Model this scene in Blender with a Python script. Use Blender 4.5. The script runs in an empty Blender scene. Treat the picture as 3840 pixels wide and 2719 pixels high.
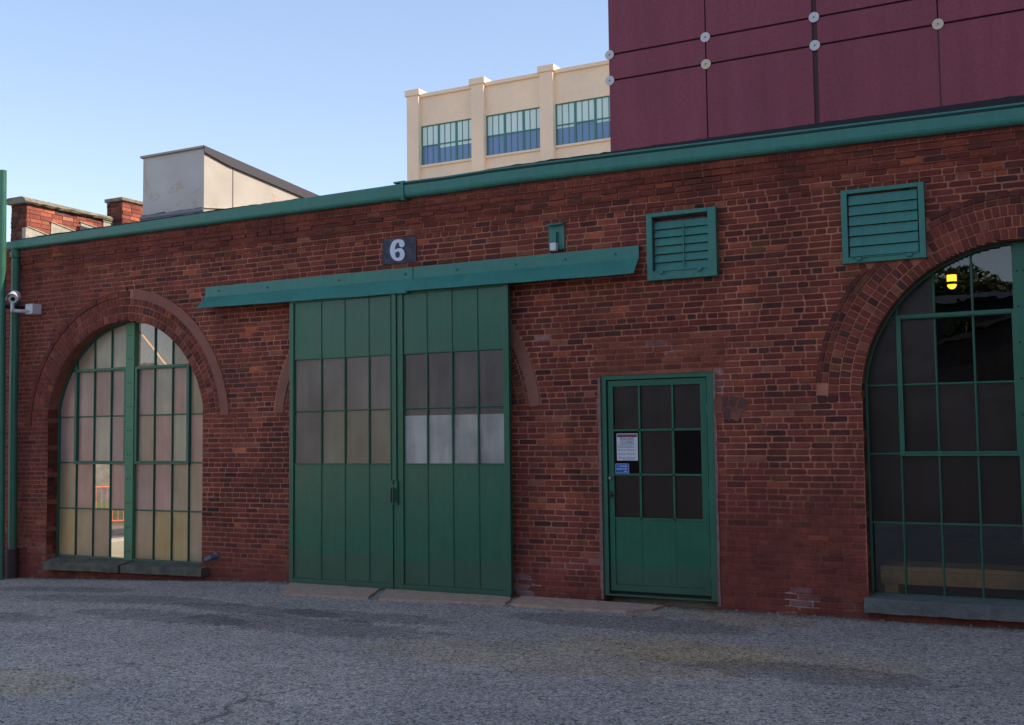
import bpy, math, random
import numpy as np
from mathutils import Vector, Matrix, noise
R = math.radians
random.seed(7)
sc = bpy.context.scene
col = sc.collection

# ---------------------------------------------------------------- camera
YAW, PITCH, ROLL = R(27.786), R(3.829), R(-0.675)
cd = bpy.data.cameras.new('camera'); cam = bpy.data.objects.new('camera', cd); col.objects.link(cam)
F = Vector((-math.sin(YAW)*math.cos(PITCH), math.cos(YAW)*math.cos(PITCH), math.sin(PITCH)))
R0 = Vector((math.cos(YAW), math.sin(YAW), 0)); U0 = R0.cross(F)
c_, s_ = math.cos(ROLL), math.sin(ROLL)
Rv = c_*R0 + s_*U0; Uv = -s_*R0 + c_*U0
M = Matrix((Rv, Uv, -F)).transposed().to_4x4(); M.translation = Vector((0, -10.8, 1.6))
cam.matrix_world = M
cd.sensor_width = 36; cd.lens = 39.007; cd.clip_end = 2000; cd.clip_start = 0.05
sc.camera = cam

# ---------------------------------------------------------------- light
SUN_AZ, SUN_EL = 12, 42          # azimuth from +x towards +y
w = bpy.data.worlds.new('World'); sc.world = w; w.use_nodes = True
nt = w.node_tree; bg = nt.nodes['Background']
sky = nt.nodes.new('ShaderNodeTexSky'); sky.sky_type = 'NISHITA'; sky.sun_disc = False
sky.sun_elevation = R(SUN_EL); sky.sun_rotation = R(90-SUN_AZ)
sky.air_density = 1.0; sky.dust_density = .25; sky.ozone_density = 2.2
tint = nt.nodes.new('ShaderNodeMix'); tint.data_type = 'RGBA'; tint.blend_type = 'MULTIPLY'; tint.inputs[0].default_value = 1
tint.inputs[7].default_value = (1.19, 1.0, .955, 1); gm = nt.nodes.new('ShaderNodeGamma'); gm.inputs[1].default_value = .68; hs = nt.nodes.new('ShaderNodeHueSaturation'); hs.inputs['Saturation'].default_value = 1.25
nt.links.new(sky.outputs[0], gm.inputs[0]); nt.links.new(gm.outputs[0], hs.inputs['Color']); nt.links.new(hs.outputs[0], tint.inputs[6]); nt.links.new(tint.outputs[2], bg.inputs[0]); bg.inputs[1].default_value = 0.15
hs.inputs['Value'].default_value = 1.0
ld = bpy.data.lights.new('sun', 'SUN'); ld.energy = 2.0; ld.angle = R(.53); ld.color = (1, .86, .68)
lo = bpy.data.objects.new('sun', ld); col.objects.link(lo)
sd = Vector((math.cos(R(SUN_EL))*math.cos(R(SUN_AZ)), math.cos(R(SUN_EL))*math.sin(R(SUN_AZ)), math.sin(R(SUN_EL))))
lo.rotation_euler = sd.to_track_quat('Z', 'Y').to_euler(); lo.location = (30, 10, 30)
vs = sc.view_settings; vs.view_transform = 'Standard'; vs.look = 'None'; vs.gamma = 1; vs.use_curve_mapping = False
vs.exposure = 1.4
try:
    sc.cycles.use_denoising = True
    sc.cycles.max_bounces = 8; sc.cycles.transmission_bounces = 8; sc.cycles.caustics_reflective = False; sc.cycles.caustics_refractive = False
except Exception: pass

# ---------------------------------------------------------------- materials
def mat(name, c=(.5,.5,.5), rough=.6, metal=0, build=None, spec=None):
    m = bpy.data.materials.new(name); m.use_nodes = True
    n = m.node_tree.nodes; b = n['Principled BSDF']
    b.inputs['Base Color'].default_value = (*c, 1); b.inputs['Roughness'].default_value = rough; b.inputs['Metallic'].default_value = metal
    if spec is not None: b.inputs['Specular IOR Level'].default_value = spec
    if build: build(m.node_tree, b)
    return m
def nd(t, ty, **kw):
    n = t.nodes.new(ty)
    for k, v in kw.items():
        if k.startswith('i_'): n.inputs[k[2:].replace('_', ' ')].default_value = v
        else: setattr(n, k, v)
    return n
def ramp(t, src, p0, p1, c0=(0,0,0), c1=(1,1,1)):
    r = t.nodes.new('ShaderNodeValToRGB'); r.color_ramp.elements[0].position = p0; r.color_ramp.elements[1].position = p1
    r.color_ramp.elements[0].color = (*c0, 1); r.color_ramp.elements[1].color = (*c1, 1)
    t.links.new(src, r.inputs[0]); return r.outputs[0]
def mix(t, f, a, b, mode='MIX'):
    m = t.nodes.new('ShaderNodeMix'); m.data_type = 'RGBA'; m.blend_type = mode; m.clamp_result = False
    for s, v in ((0, f), (6, a), (7, b)):
        if hasattr(v, 'links'): t.links.new(v, m.inputs[s])
        elif s == 0: m.inputs[0].default_value = v
        else: m.inputs[s].default_value = (*v, 1) if len(v) == 3 else v
    return m.outputs[2]
def coords(t, scale=(1,1,1)):
    g = t.nodes.new('ShaderNodeNewGeometry')
    mp = t.nodes.new('ShaderNodeMapping'); mp.inputs['Scale'].default_value = scale
    t.links.new(g.outputs['Position'], mp.inputs[0]); return mp.outputs[0]
def noi(t, scale, detail=4, rough=.6, vec=None, dist=0, W=None):
    n = t.nodes.new('ShaderNodeTexNoise'); n.inputs['Scale'].default_value = scale; n.inputs['Detail'].default_value = detail
    n.inputs['Roughness'].default_value = rough; n.inputs['Distortion'].default_value = dist
    t.links.new(vec if vec is not None else coords(t), n.inputs['Vector']); return n.outputs['Fac']
def bump(t, b, src, strength=.3, dist=.01):
    n = t.nodes.new('ShaderNodeBump'); n.inputs['Strength'].default_value = strength; n.inputs['Distance'].default_value = dist
    t.links.new(src, n.inputs['Height']); t.links.new(n.outputs[0], b.inputs['Normal'])

def brick_build(t, b):
    a = nd(t, 'ShaderNodeAttribute', attribute_name='col')
    f = noi(t, 55, 5, .7); f2 = noi(t, 2.2, 5, .65); f3 = noi(t, 14, 4, .6)
    c = mix(t, 1, a.outputs['Color'], ramp(t, f, .2, .8, (.62,.62,.62), (1.38,1.38,1.38)), 'MULTIPLY')
    c = mix(t, 1, c, ramp(t, f2, .3, .72, (.84,.8,.84), (1.14,1.1,1.05)), 'MULTIPLY')
    c = mix(t, 1, c, ramp(t, noi(t, 1.3, 6, .6, vec=coords(t, (1.6,1,.22))), .35, .7, (1.08,1.06,1.04), (.70,.70,.74)), 'MULTIPLY')
    c = mix(t, 1, c, ramp(t, f3, .3, .7, (.86,.86,.86), (1.14,1.14,1.14)), 'MULTIPLY')
    sp = ramp(t, noi(t, 30, 6, .75), .66, .72)
    c = mix(t, sp, c, (.05,.03,.035))
    ch = ramp(t, noi(t, 20, 6, .7, vec=coords(t, (1,1,1.6))), .72, .76)
    c = mix(t, ch, c, (.4,.24,.18))
    t.links.new(c, b.inputs['Base Color'])
    bump(t, b, f, .5, .006)
M_BRICK = mat('old_brick', rough=.86, build=brick_build, spec=.25)

def paint(name, c, rough=.4, dirt=.5, wear=(.3,.3,.25), coat=0):
    def bl(t, b):
        b.inputs['Coat Weight'].default_value = coat; b.inputs['Coat Roughness'].default_value = .14
        f = noi(t, 3.5, 6, .62); g = noi(t, 90, 2, .5); st = noi(t, 6, 5, .6, vec=coords(t, (3,3,.35)))
        k = mix(t, 1, c, ramp(t, f, .3, .7, (.86,.88,.9), (1.12,1.1,1.08)), 'MULTIPLY')
        k = mix(t, 1, k, ramp(t, st, .3, .75, (1.04,1.04,1.04), (.84,.86,.84)), 'MULTIPLY')
        k = mix(t, 1, k, ramp(t, g, .3, .7, (.9,.9,.9), (1.1,1.1,1.1)), 'MULTIPLY')
        w_ = ramp(t, noi(t, 26, 7, .72), .73, .77)
        w2 = mix(t, 1, w_, (dirt,dirt,dirt), 'MULTIPLY')
        k = mix(t, w2, k, wear)
        sz = nd(t, 'ShaderNodeSeparateXYZ'); t.links.new(coords(t), sz.inputs[0])
        gz_ = nd(t, 'ShaderNodeMath', operation='MULTIPLY_ADD'); t.links.new(noi(t, 7, 6, .7), gz_.inputs[0]); gz_.inputs[1].default_value = -.5; t.links.new(sz.outputs[2], gz_.inputs[2])
        k = mix(t, ramp(t, gz_.outputs[0], -.42, -.30, (.3,.3,.3), (0,0,0)), k, (.09,.075,.055))
        t.links.new(k, b.inputs['Base Color'])
        t.links.new(ramp(t, f, .3, .7, (rough-.08,)*3, (rough+.12,)*3), b.inputs['Roughness'])
        bump(t, b, noi(t, 5, 4, .5), .25, .01)
    return mat(name, c, rough, build=bl)
M_GREEN = paint('green_door_paint', (.010,.132,.068), .42, .6, (.07,.13,.10), .22)
M_TEAL = paint('teal_metal_paint', (.048,.235,.180), .45, .4, (.12,.2,.18))
M_FRAME = paint('window_green_paint', (.028,.150,.088), .4, .4, (.10,.14,.11))
M_MULL = paint('faded_green_paint', (.085,.26,.125), .5, .4, (.2,.3,.2))
M_PIPE = paint('pipe_green_paint', (.038,.17,.105), .42, .5, (.14,.2,.15))
M_DARK = mat('dark_gap', (.012,.014,.014), .8)
M_IRON = mat('dark_iron', (.03,.03,.033), .5, .4)
def stone(name, c, c2, rough=.85, s=6):
    def bl(t, b):
        f = noi(t, s, 8, .68); g = noi(t, 120, 3, .6)
        k = mix(t, ramp(t, f, .35, .65), c, c2)
        k = mix(t, 1, k, ramp(t, g, .3, .7, (.75,.75,.75), (1.25,1.25,1.25)), 'MULTIPLY')
        t.links.new(k, b.inputs['Base Color']); bump(t, b, f, .6, .02)
    return mat(name, c, rough, build=bl)
M_SILL = stone('weathered_sill_stone', (.15,.14,.095), (.075,.062,.05), s=5)
M_SILL2 = stone('grey_sill_stone', (.17,.17,.15), (.11,.11,.10), s=8)
M_SAND = stone('sandy_threshold_stone', (.58,.38,.26), (.42,.27,.19), s=9)
M_COPING = stone('lichen_coping_stone', (.34,.31,.21), (.15,.13,.10), s=14)
M_PATCH = stone('smooth_mortar_patch', (.33,.125,.085), (.26,.095,.065), s=2.5)
M_LIGHTMORTAR = stone('pale_mortar', (.33,.19,.16), (.22,.10,.08), s=20)
M_FLASH = stone('pale_flashing', (.62,.58,.47), (.40,.38,.32), s=9)
M_WHITE = mat('white_plastic', (.74,.74,.76), .4)
M_PAPER = mat('white_paper', (.7,.7,.74), .5)
M_INK = mat('grey_ink', (.10,.10,.13), .6)
M_RED = mat('dark_red_ink', (.28,.03,.05), .6)
M_BLUE = mat('blue_sticker', (.02,.10,.48), .4)
M_CYAN = mat('cyan_ink', (.03,.35,.75), .4)
M_BLACKLENS = mat('black_lens', (.01,.01,.012), .1)
def plaque_b(t, b):
    f = noi(t, 9, 7, .7)
    t.links.new(mix(t, ramp(t, f, .45, .75), (.022,.028,.05), (.11,.12,.17)), b.inputs['Base Color'])
M_PLAQUE = mat('worn_black_paint', (.03,.03,.05), .6, build=plaque_b)
M_NUM = mat('white_numeral_paint', (.72,.77,.86), .55)

def stucco_b(c, amt=.12, sc_=40, fine=220, streak=0):
    def bl(t, b):
        f = noi(t, sc_, 4, .6); g = noi(t, fine, 2, .5); h = noi(t, .35, 4, .55)
        k = mix(t, 1, c, ramp(t, f, .3, .7, (1-amt,)*3, (1+amt,)*3), 'MULTIPLY')
        k = mix(t, 1, k, ramp(t, h, .3, .7, (.92,.93,.95), (1.08,1.06,1.04)), 'MULTIPLY')
        if streak: k = mix(t, 1, k, ramp(t, noi(t, 1.6, 6, .65, vec=coords(t, (1.5,1,.12))), .35, .7, (1+streak,)*3, (1-streak,)*3), 'MULTIPLY')
        t.links.new(k, b.inputs['Base Color']); bump(t, b, g, .3, .004)
    return bl
M_MAROON = mat('maroon_stucco_panel', (.27,.075,.095), .85, build=stucco_b((.24,.075,.105), .12, 16, 60, .10), spec=.2)
M_JOINT = mat('dark_panel_joint', (.035,.012,.018), .9)
M_JOINT2 = mat('brown_panel_joint', (.075,.04,.045), .9)
M_DISC = mat('galvanised_disc', (.55,.56,.58), .5, .3)
M_DISC2 = mat('cream_disc', (.62,.58,.45), .6)
M_TAN = mat('tan_stucco', (.88,.71,.52), .85, build=stucco_b((.88,.71,.52), .03, 3, 20), spec=.2)
M_TAN2 = mat('tan_coping', (.84,.68,.50), .8)
M_FARFRAME = mat('far_green_frame', (.04,.20,.17), .5)
M_BLIND = mat('white_blind', (.62,.72,.66), .8)
def farglass_b(t, b):
    b.inputs['IOR'].default_value = 1.75
M_FARGLASS = mat('sky_reflection_far_glass', (.13,.22,.40), .1, build=farglass_b)  # blue base colour paints the sky reflected in the lower panes
M_BLINDGLASS = mat('glass_over_blind', (.62,.80,.76), .25)

def asphalt_b(t, b):
    P = coords(t)
    v = nd(t, 'ShaderNodeTexVoronoi', feature='F1'); v.inputs['Scale'].default_value = 110; t.links.new(P, v.inputs['Vector'])
    v2 = nd(t, 'ShaderNodeTexVoronoi', feature='F1'); v2.inputs['Scale'].default_value = 48; t.links.new(P, v2.inputs['Vector'])
    bw = nd(t, 'ShaderNodeSeparateColor'); t.links.new(v.outputs['Color'], bw.inputs[0])
    bw2 = nd(t, 'ShaderNodeSeparateColor'); t.links.new(v2.outputs['Color'], bw2.inputs[0])
    r1 = ramp(t, bw.outputs[0], .0, 1, (.175,.143,.115), (.72,.595,.475))
    hi = ramp(t, bw.outputs[1], .90, .94); c = mix(t, hi, r1, (.72,.66,.56))
    hi2 = ramp(t, bw2.outputs[1], .93, .95); c = mix(t, hi2, c, (.58,.54,.46))
    lo_ = ramp(t, bw2.outputs[0], .0, .25, (.35,.35,.35), (1,1,1)); c = mix(t, 1, c, lo_, 'MULTIPLY')
    big = noi(t, .55, 6, .6); c = mix(t, 1, c, ramp(t, big, .3, .7, (.84,.85,.88), (1.14,1.12,1.10)), 'MULTIPLY')
    mid = noi(t, 3.2, 6, .7); c = mix(t, 1, c, ramp(t, mid, .3, .7, (.86,.86,.87), (1.12,1.12,1.12)), 'MULTIPLY')
    fin = noi(t, 22, 4, .7); c = mix(t, 1, c, ramp(t, fin, .3, .7, (.8,.8,.8), (1.2,1.2,1.2)), 'MULTIPLY')
    # worn dark tar patches near the wall and mossy / rusty stains
    def blob(x, y, rx, ry, thr=.5, rot=0):
        mp = t.nodes.new('ShaderNodeMapping'); mp.vector_type = 'POINT'
        g = t.nodes.new('ShaderNodeNewGeometry')
        sub = t.nodes.new('ShaderNodeVectorMath'); sub.operation = 'SUBTRACT'; sub.inputs[1].default_value = (x, y, 0); t.links.new(g.outputs['Position'], sub.inputs[0])
        mp.inputs['Rotation'].default_value = (0,0,rot); mp.inputs['Scale'].default_value = (1/rx, 1/ry, 0)
        t.links.new(sub.outputs[0], mp.inputs[0])
        ln = t.nodes.new('ShaderNodeVectorMath'); ln.operation = 'LENGTH'; t.links.new(mp.outputs[0], ln.inputs[0])
        n = noi(t, 4.2, 8, .78)
        ad = t.nodes.new('ShaderNodeMath'); ad.operation = 'MULTIPLY_ADD'; t.links.new(n, ad.inputs[0]); ad.inputs[1].default_value = -2.6; t.links.new(ln.outputs['Value'], ad.inputs[2])
        return ramp(t, ad.outputs[0], -.95, .05, (1,1,1), (0,0,0))
    def lay(c, m, k, colr):
        mm = mix(t, 1, m, (k,k,k), 'MULTIPLY'); return mix(t, mm, c, colr, 'MULTIPLY')
    for (x, y, rx, ry, rot) in ((-3.2,-2.15,.75,.35,0),(-4.0,-2.9,1.2,.4,R(40)),(-2.4,-2.2,.9,.35,0),(-3.1,-.5,.6,.25,0),(-7.2,-5.3,.6,.3,0)):
        c = lay(c, blob(x, y, rx, ry, rot=-rot), .4, (1.12,.93,.60))
    for (x, y, rx, ry) in ((-6.4,-1.8,.7,.2),(-6.7,-2.45,1.1,.28),(-9.7,-1.75,1.3,.22),(-11.5,-1.1,1.0,.18),(-8.3,-2.6,.9,.22),(-3.9,-1.1,.9,.3),(-1.9,-2.6,.7,.25),(-7.6,-1.9,.8,.18),(-10.8,-3.2,1.2,.3)):
        c = lay(c, blob(x, y, rx, ry), .75, (.60,.58,.60))
    dn = nd(t, 'ShaderNodeTexNoise'); dn.inputs['Scale'].default_value = 2.2; dn.inputs['Detail'].default_value = 6; t.links.new(P, dn.inputs['Vector'])
    dv = nd(t, 'ShaderNodeVectorMath', operation='MULTIPLY_ADD'); t.links.new(dn.outputs['Color'], dv.inputs[0]); dv.inputs[1].default_value = (.5,.5,0); t.links.new(P, dv.inputs[2])
    cv = nd(t, 'ShaderNodeTexVoronoi', feature='DISTANCE_TO_EDGE'); cv.inputs['Scale'].default_value = .42; t.links.new(dv.outputs[0], cv.inputs['Vector'])
    ck = ramp(t, cv.outputs['Distance'], .0, .006, (1,1,1), (0,0,0)); cm = ramp(t, noi(t, .5, 3, .5), .5, .62); ck = mix(t, 1, ck, cm, 'MULTIPLY'); ck = mix(t, 1, ck, (.65,.65,.65), 'MULTIPLY')
    c = mix(t, ck, c, (.03,.03,.032))
    sy = nd(t, 'ShaderNodeSeparateXYZ'); t.links.new(P, sy.inputs[0])
    eg = nd(t, 'ShaderNodeMath', operation='MULTIPLY_ADD'); t.links.new(noi(t, 5, 5, .7), eg.inputs[0]); eg.inputs[1].default_value = .5; t.links.new(sy.outputs[1], eg.inputs[2])
    c = mix(t, 1, c, ramp(t, eg.outputs[0], -.05, .2, (1,1,1), (.5,.44,.38)), 'MULTIPLY')
    t.links.new(c, b.inputs['Base Color'])
    bump(t, b, v.outputs['Distance'], .7, .01)
M_ASPHALT = mat('worn_asphalt', (.09,.09,.095), .9, build=asphalt_b, spec=.2)

# glazing ------------------------------------------------------------
def frosted(name, tint, rough=.55, diff=.6, dcol=None):
    m = bpy.data.materials.new(name); m.use_nodes = True; t = m.node_tree; t.nodes.clear()
    out = t.nodes.new('ShaderNodeOutputMaterial')
    g = nd(t, 'ShaderNodeBsdfRefraction'); g.inputs['Color'].default_value = (*tint,1); g.inputs['Roughness'].default_value = rough; g.inputs['IOR'].default_value = 1.4
    d = nd(t, 'ShaderNodeBsdfDiffuse'); d.inputs['Color'].default_value = (*(dcol or tint),1)
    tr = nd(t, 'ShaderNodeBsdfTranslucent'); tr.inputs['Color'].default_value = (*tint,1)
    gl = nd(t, 'ShaderNodeBsdfGlossy'); gl.inputs['Roughness'].default_value = .28
    fr = nd(t, 'ShaderNodeFresnel'); fr.inputs['IOR'].default_value = 1.5
    bn_ = nd(t, 'ShaderNodeBump'); bn_.inputs['Strength'].default_value = .35; bn_.inputs['Distance'].default_value = .02; t.links.new(noi(t, 4.5, 3, .5), bn_.inputs['Height']); t.links.new(bn_.outputs[0], gl.inputs['Normal'])
    n = noi(t, 2.6, 6, .65); dn = mix(t, 1, tuple(dcol or tint), ramp(t, n, .3, .7, (.62,.6,.6), (1.25,1.25,1.2)), 'MULTIPLY'); dn = mix(t, 1, dn, ramp(t, noi(t, 5, 5, .6, vec=coords(t, (2.2,1,.22))), .3, .72, (.72,.70,.68), (1.22,1.22,1.2)), 'MULTIPLY'); t.links.new(dn, d.inputs['Color'])
    m0 = t.nodes.new('ShaderNodeMixShader'); m0.inputs[0].default_value = .5; t.links.new(d.outputs[0], m0.inputs[1]); t.links.new(tr.outputs[0], m0.inputs[2])
    m1 = t.nodes.new('ShaderNodeMixShader'); m1.inputs[0].default_value = diff; t.links.new(g.outputs[0], m1.inputs[1]); t.links.new(m0.outputs[0], m1.inputs[2])
    m2 = t.nodes.new('ShaderNodeMixShader'); t.links.new(fr.outputs[0], m2.inputs[0]); t.links.new(m1.outputs[0], m2.inputs[1]); t.links.new(gl.outputs[0], m2.inputs[2])
    t.links.new(m2.outputs[0], out.inputs[0]); return m
def clear(name, tint=(.88,.93,.92), rough=.0):
    m = bpy.data.materials.new(name); m.use_nodes = True; t = m.node_tree; t.nodes.clear()
    out = t.nodes.new('ShaderNodeOutputMaterial')
    tr = nd(t, 'ShaderNodeBsdfTransparent'); tr.inputs['Color'].default_value = (*tint,1)
    gl = nd(t, 'ShaderNodeBsdfGlossy'); gl.inputs['Roughness'].default_value = rough
    fr = nd(t, 'ShaderNodeFresnel'); fr.inputs['IOR'].default_value = 1.55
    bn_ = nd(t, 'ShaderNodeBump'); bn_.inputs['Strength'].default_value = .03; bn_.inputs['Distance'].default_value = .02; t.links.new(noi(t, 3.5, 2, .5), bn_.inputs['Height']); t.links.new(bn_.outputs[0], gl.inputs['Normal'])
    k = t.nodes.new('ShaderNodeMath'); k.operation = 'MULTIPLY'; k.inputs[1].default_value = 2.6; t.links.new(fr.outputs[0], k.inputs[0])
    m2 = t.nodes.new('ShaderNodeMixShader'); t.links.new(k.outputs[0], m2.inputs[0]); t.links.new(tr.outputs[0], m2.inputs[1]); t.links.new(gl.outputs[0], m2.inputs[2])
    t.links.new(m2.outputs[0], out.inputs[0]); return m
G = {'M': frosted('mauve_frosted_glass', (.86,.70,.70), dcol=(.78,.64,.58)),
     'C': frosted('cream_frosted_glass', (.92,.92,.84), dcol=(.95,.90,.70)),
     'P': frosted('pink_frosted_glass', (.93,.74,.74), dcol=(.92,.64,.54)),
     'B': frosted('beige_frosted_glass', (.84,.76,.66), dcol=(.74,.62,.46)),
     'K': clear('clear_window_glass'),
     'O': frosted('olive_frosted_glass', (.80,.76,.60), dcol=(.50,.46,.36)),
     'N': frosted('grey_brown_frosted_glass', (.7,.64,.6), dcol=(.46,.41,.37)),
     'W': frosted('white_backed_glass', (.95,.97,1), dcol=(.97,.93,.86), diff=.85),
     'Y': frosted('yard_light_frosted_glass', (.88,.78,.50), dcol=(.86,.70,.48)),  # ochre colour stands in for sunlit yard light coming through the panes
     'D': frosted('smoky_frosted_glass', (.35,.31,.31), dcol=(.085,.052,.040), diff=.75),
     'E': frosted('dusty_grey_glass', (.6,.55,.52), dcol=(.26,.23,.22), diff=.8),
     'T': clear('dark_clear_glass', (.85,.85,.82))}
GL = list(G.values()); GI = {k: i for i, k in enumerate(G)}

# ---------------------------------------------------------------- mesh helpers
class MB:
    def __init__(s): s.v = []; s.f = []; s.c = []; s.m = []
    def face(s, pts, c=None, mi=0):
        i = len(s.v); s.v += [tuple(p) for p in pts]; s.f.append(tuple(range(i, i+len(pts)))); s.c.append(c); s.m.append(mi)
    def box(s, x0, x1, y0, y1, z0, z1, c=None, mi=0):
        i = len(s.v); s.v += [(x,y,z) for x in (x0,x1) for y in (y0,y1) for z in (z0,z1)]
        for f in ((0,1,3,2),(4,6,7,5),(0,4,5,1),(2,3,7,6),(0,2,6,4),(1,5,7,3)):
            s.f.append(tuple(i+k for k in f)); s.c.append(c); s.m.append(mi)
    def prism(s, poly, ax, a, b, c=None, mi=0):
        """poly of 2-d points extruded along axis ax (0: poly is (y,z); 1: (x,z); 2: (x,y))"""
        def P(p, t): return (t,p[0],p[1]) if ax == 0 else (p[0],t,p[1]) if ax == 1 else (p[0],p[1],t)
        n = len(poly); i = len(s.v)
        s.v += [P(p,a) for p in poly] + [P(p,b) for p in poly]
        s.f.append(tuple(i+k for k in range(n))); s.f.append(tuple(i+n+k for k in reversed(range(n))))
        for k in range(n): s.f.append((i+k, i+n+k, i+n+(k+1)%n, i+(k+1)%n))
        s.c += [c]*(n+2); s.m += [mi]*(n+2)
    def tube(s, pts, r, n=12, c=None, mi=0):
        pts = [Vector(p) for p in pts]; i = len(s.v); rs = r if isinstance(r, (list,tuple)) else [r]*len(pts)
        for k, p in enumerate(pts):
            d = (pts[min(k+1,len(pts)-1)] - pts[max(k-1,0)]).normalized()
            u = d.cross(Vector((0,0,1)));
            if u.length < .05: u = Vector((1,0,0))
            u.normalize(); v = d.cross(u)
            s.v += [tuple(p + rs[k]*(math.cos(2*math.pi*j/n)*u + math.sin(2*math.pi*j/n)*v)) for j in range(n)]
        for k in range(len(pts)-1):
            for j in range(n):
                s.f.append((i+k*n+j, i+k*n+(j+1)%n, i+(k+1)*n+(j+1)%n, i+(k+1)*n+j)); s.c.append(c); s.m.append(mi)
        s.f.append(tuple(i+j for j in reversed(range(n)))); s.f.append(tuple(i+(len(pts)-1)*n+j for j in range(n))); s.c += [c,c]; s.m += [mi,mi]
    def build(s, name, mats, parent=None, bevel=0, smooth=False, recalc=True):
        me = bpy.data.meshes.new(name); me.from_pydata(s.v, [], s.f)
        for m in (mats if isinstance(mats, (list,tuple)) else [mats]): me.materials.append(m)
        me.polygons.foreach_set('material_index', s.m)
        if any(c is not None for c in s.c):
            a = me.color_attributes.new('col', 'FLOAT_COLOR', 'CORNER'); arr = []
            for c, f in zip(s.c, s.f): arr += list((*(c or (.1,.04,.035)), 1))*len(f)
            a.data.foreach_set('color', arr)
        import bmesh
        bm = bmesh.new(); bm.from_mesh(me)
        if recalc and len(s.f) < 5000: bmesh.ops.recalc_face_normals(bm, faces=bm.faces)
        bm.to_mesh(me); bm.free()
        if smooth: me.polygons.foreach_set('use_smooth', [True]*len(me.polygons))
        o = bpy.data.objects.new(name, me); col.objects.link(o)
        if parent: o.parent = parent
        if bevel:
            b = o.modifiers.new('bevel', 'BEVEL'); b.width = bevel; b.segments = 2; b.limit_method = 'ANGLE'; b.angle_limit = R(35)
        return o
def empty(name, loc=(0,0,0)):
    o = bpy.data.objects.new(name, None); col.objects.link(o); return o    # parts are modelled in world space, root stays at the origin
def tag(o, label=None, cat=None, group=None, kind=None):
    for k, v in (('label',label),('category',cat),('group',group),('kind',kind)):
        if v: o[k] = v
    return o
def polymesh(mb_name, loops, y0, y1, m, parent=None):
    """filled polygon with holes in the xz plane, extruded y0..y1"""
    import bmesh
    bm = bmesh.new()
    for lp in loops:
        vs_ = [bm.verts.new((x, y0, z)) for x, z in lp]
        for k in range(len(vs_)): bm.edges.new((vs_[k], vs_[(k+1)%len(vs_)]))
    bmesh.ops.triangle_fill(bm, use_beauty=True, edges=bm.edges[:])
    r = bmesh.ops.extrude_face_region(bm, geom=bm.faces[:])
    for e in r['geom']:
        if isinstance(e, bmesh.types.BMVert): e.co.y = y1
    bmesh.ops.recalc_face_normals(bm, faces=bm.faces)
    me = bpy.data.meshes.new(mb_name); bm.to_mesh(me); bm.free(); me.materials.append(m)
    o = bpy.data.objects.new(mb_name, me); col.objects.link(o)
    if parent: o.parent = parent
    return o
def text(name, body, size, x, y, z, m, parent, sx=1, align='CENTER'):
    cu = bpy.data.curves.new(name, 'FONT'); cu.body = body; cu.size = size; cu.align_x = align; cu.extrude = .0004; cu.offset = size*.012
    o = bpy.data.objects.new(name, cu); col.objects.link(o)
    bpy.context.view_layer.update()
    me = bpy.data.meshes.new_from_object(o); bpy.data.objects.remove(o)
    me.transform(Matrix.Translation((x,y,z)) @ Matrix.Rotation(math.pi/2,4,'X') @ Matrix.Diagonal((sx,1,1,1)))
    me.materials.clear(); me.materials.append(m)
    o = bpy.data.objects.new(name, me); col.objects.link(o); o.parent = parent; return o

def N(x, z, s, o=0): return noise.noise(Vector((x*s+o, z*s, o)))      # about -1..1
def fb(x, z, s, o=0): return noise.fractal(Vector((x*s+o, z*s, o)), .9, 2, 4)

# ---------------------------------------------------------------- brick laying
def lerp(a, b, t): return tuple(x+(y-x)*t for x, y in zip(a, b))
BR = [((.142,.045,.034),40),((.122,.040,.032),26),((.090,.036,.031),14),((.062,.031,.030),7),((.175,.056,.038),12),((.125,.058,.034),6),((.27,.088,.045),2.2),((.19,.085,.058),4)]
def brickcol():
    t = random.random()*sum(w_ for _, w_ in BR)
    for c, w_ in BR:
        t -= w_
        if t <= 0: break
    k = random.uniform(.8, 1.22)*1.3; return (c[0]*k*1.22, c[1]*k*.98, c[2]*k*.87)
MORT = (.50,.20,.125)
def smear(x, z):
    s = max(0, min(1, .5*fb(x, z, .55, 3)+.5*fb(x,z,1.6,9)-.15))*.7
    if z < .45: s = max(s, min(1, (.45-z)*1.9 + .25*N(x,z,1.5)))
    if -3.42 < x < -2.0 and z < 1.35: s = max(s, min(1, (1.45-z)*1.3+.4*N(x,z,2)))
    if x < -13.0 : s = max(s, .5+.4*N(x,z,1.4))
    if -4.75 < x < -3.3 and 2.2 < z < 2.62: s = max(s, .75)
    if x < -11.7 and z > 2.6 and z < 4.0: s = max(s, .45+.6*N(x,z,1.2,5))
    if z > 4.1: s = max(s, .6+.3*N(x,z,1.1,2))
    return max(0, min(1, s))
def localc(x, z):
    c = (.235,.064,.044)
    if -4.75 < x < -3.3 and 2.2 < z < 2.62: c = (.32,.10,.055)
    if -3.42 < x < -2.9 and z < 2.2: c = (.24,.062,.042)
    k = 1+.4*N(x,z,1.7,4)+.2*N(x,z,6,1); return tuple(v*k for v in c)
def efflo(x, z):
    for (cx, cz, rx, rz, k) in ((-5.62,.0,.16,.16,1),(-2.62,-.02,.25,.1,1),(-3.72,-.085,.2,.04,1.2),(-3.35,2.1,.12,.14,.8),(-13.3,.12,.3,.06,.4),(-5.0,.22,.35,.05,.6),(-5.35,2.62,.1,.05,.9),(-3.9,2.5,.3,.07,.5),(-2.1,-.03,.15,.05,.4)):
        d = math.hypot((x-cx)/rx, (z-cz)/rz)
        if d < 1.3 and d + 1.0*N(x,z,20,7) < .75: return k
    return 0
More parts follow.
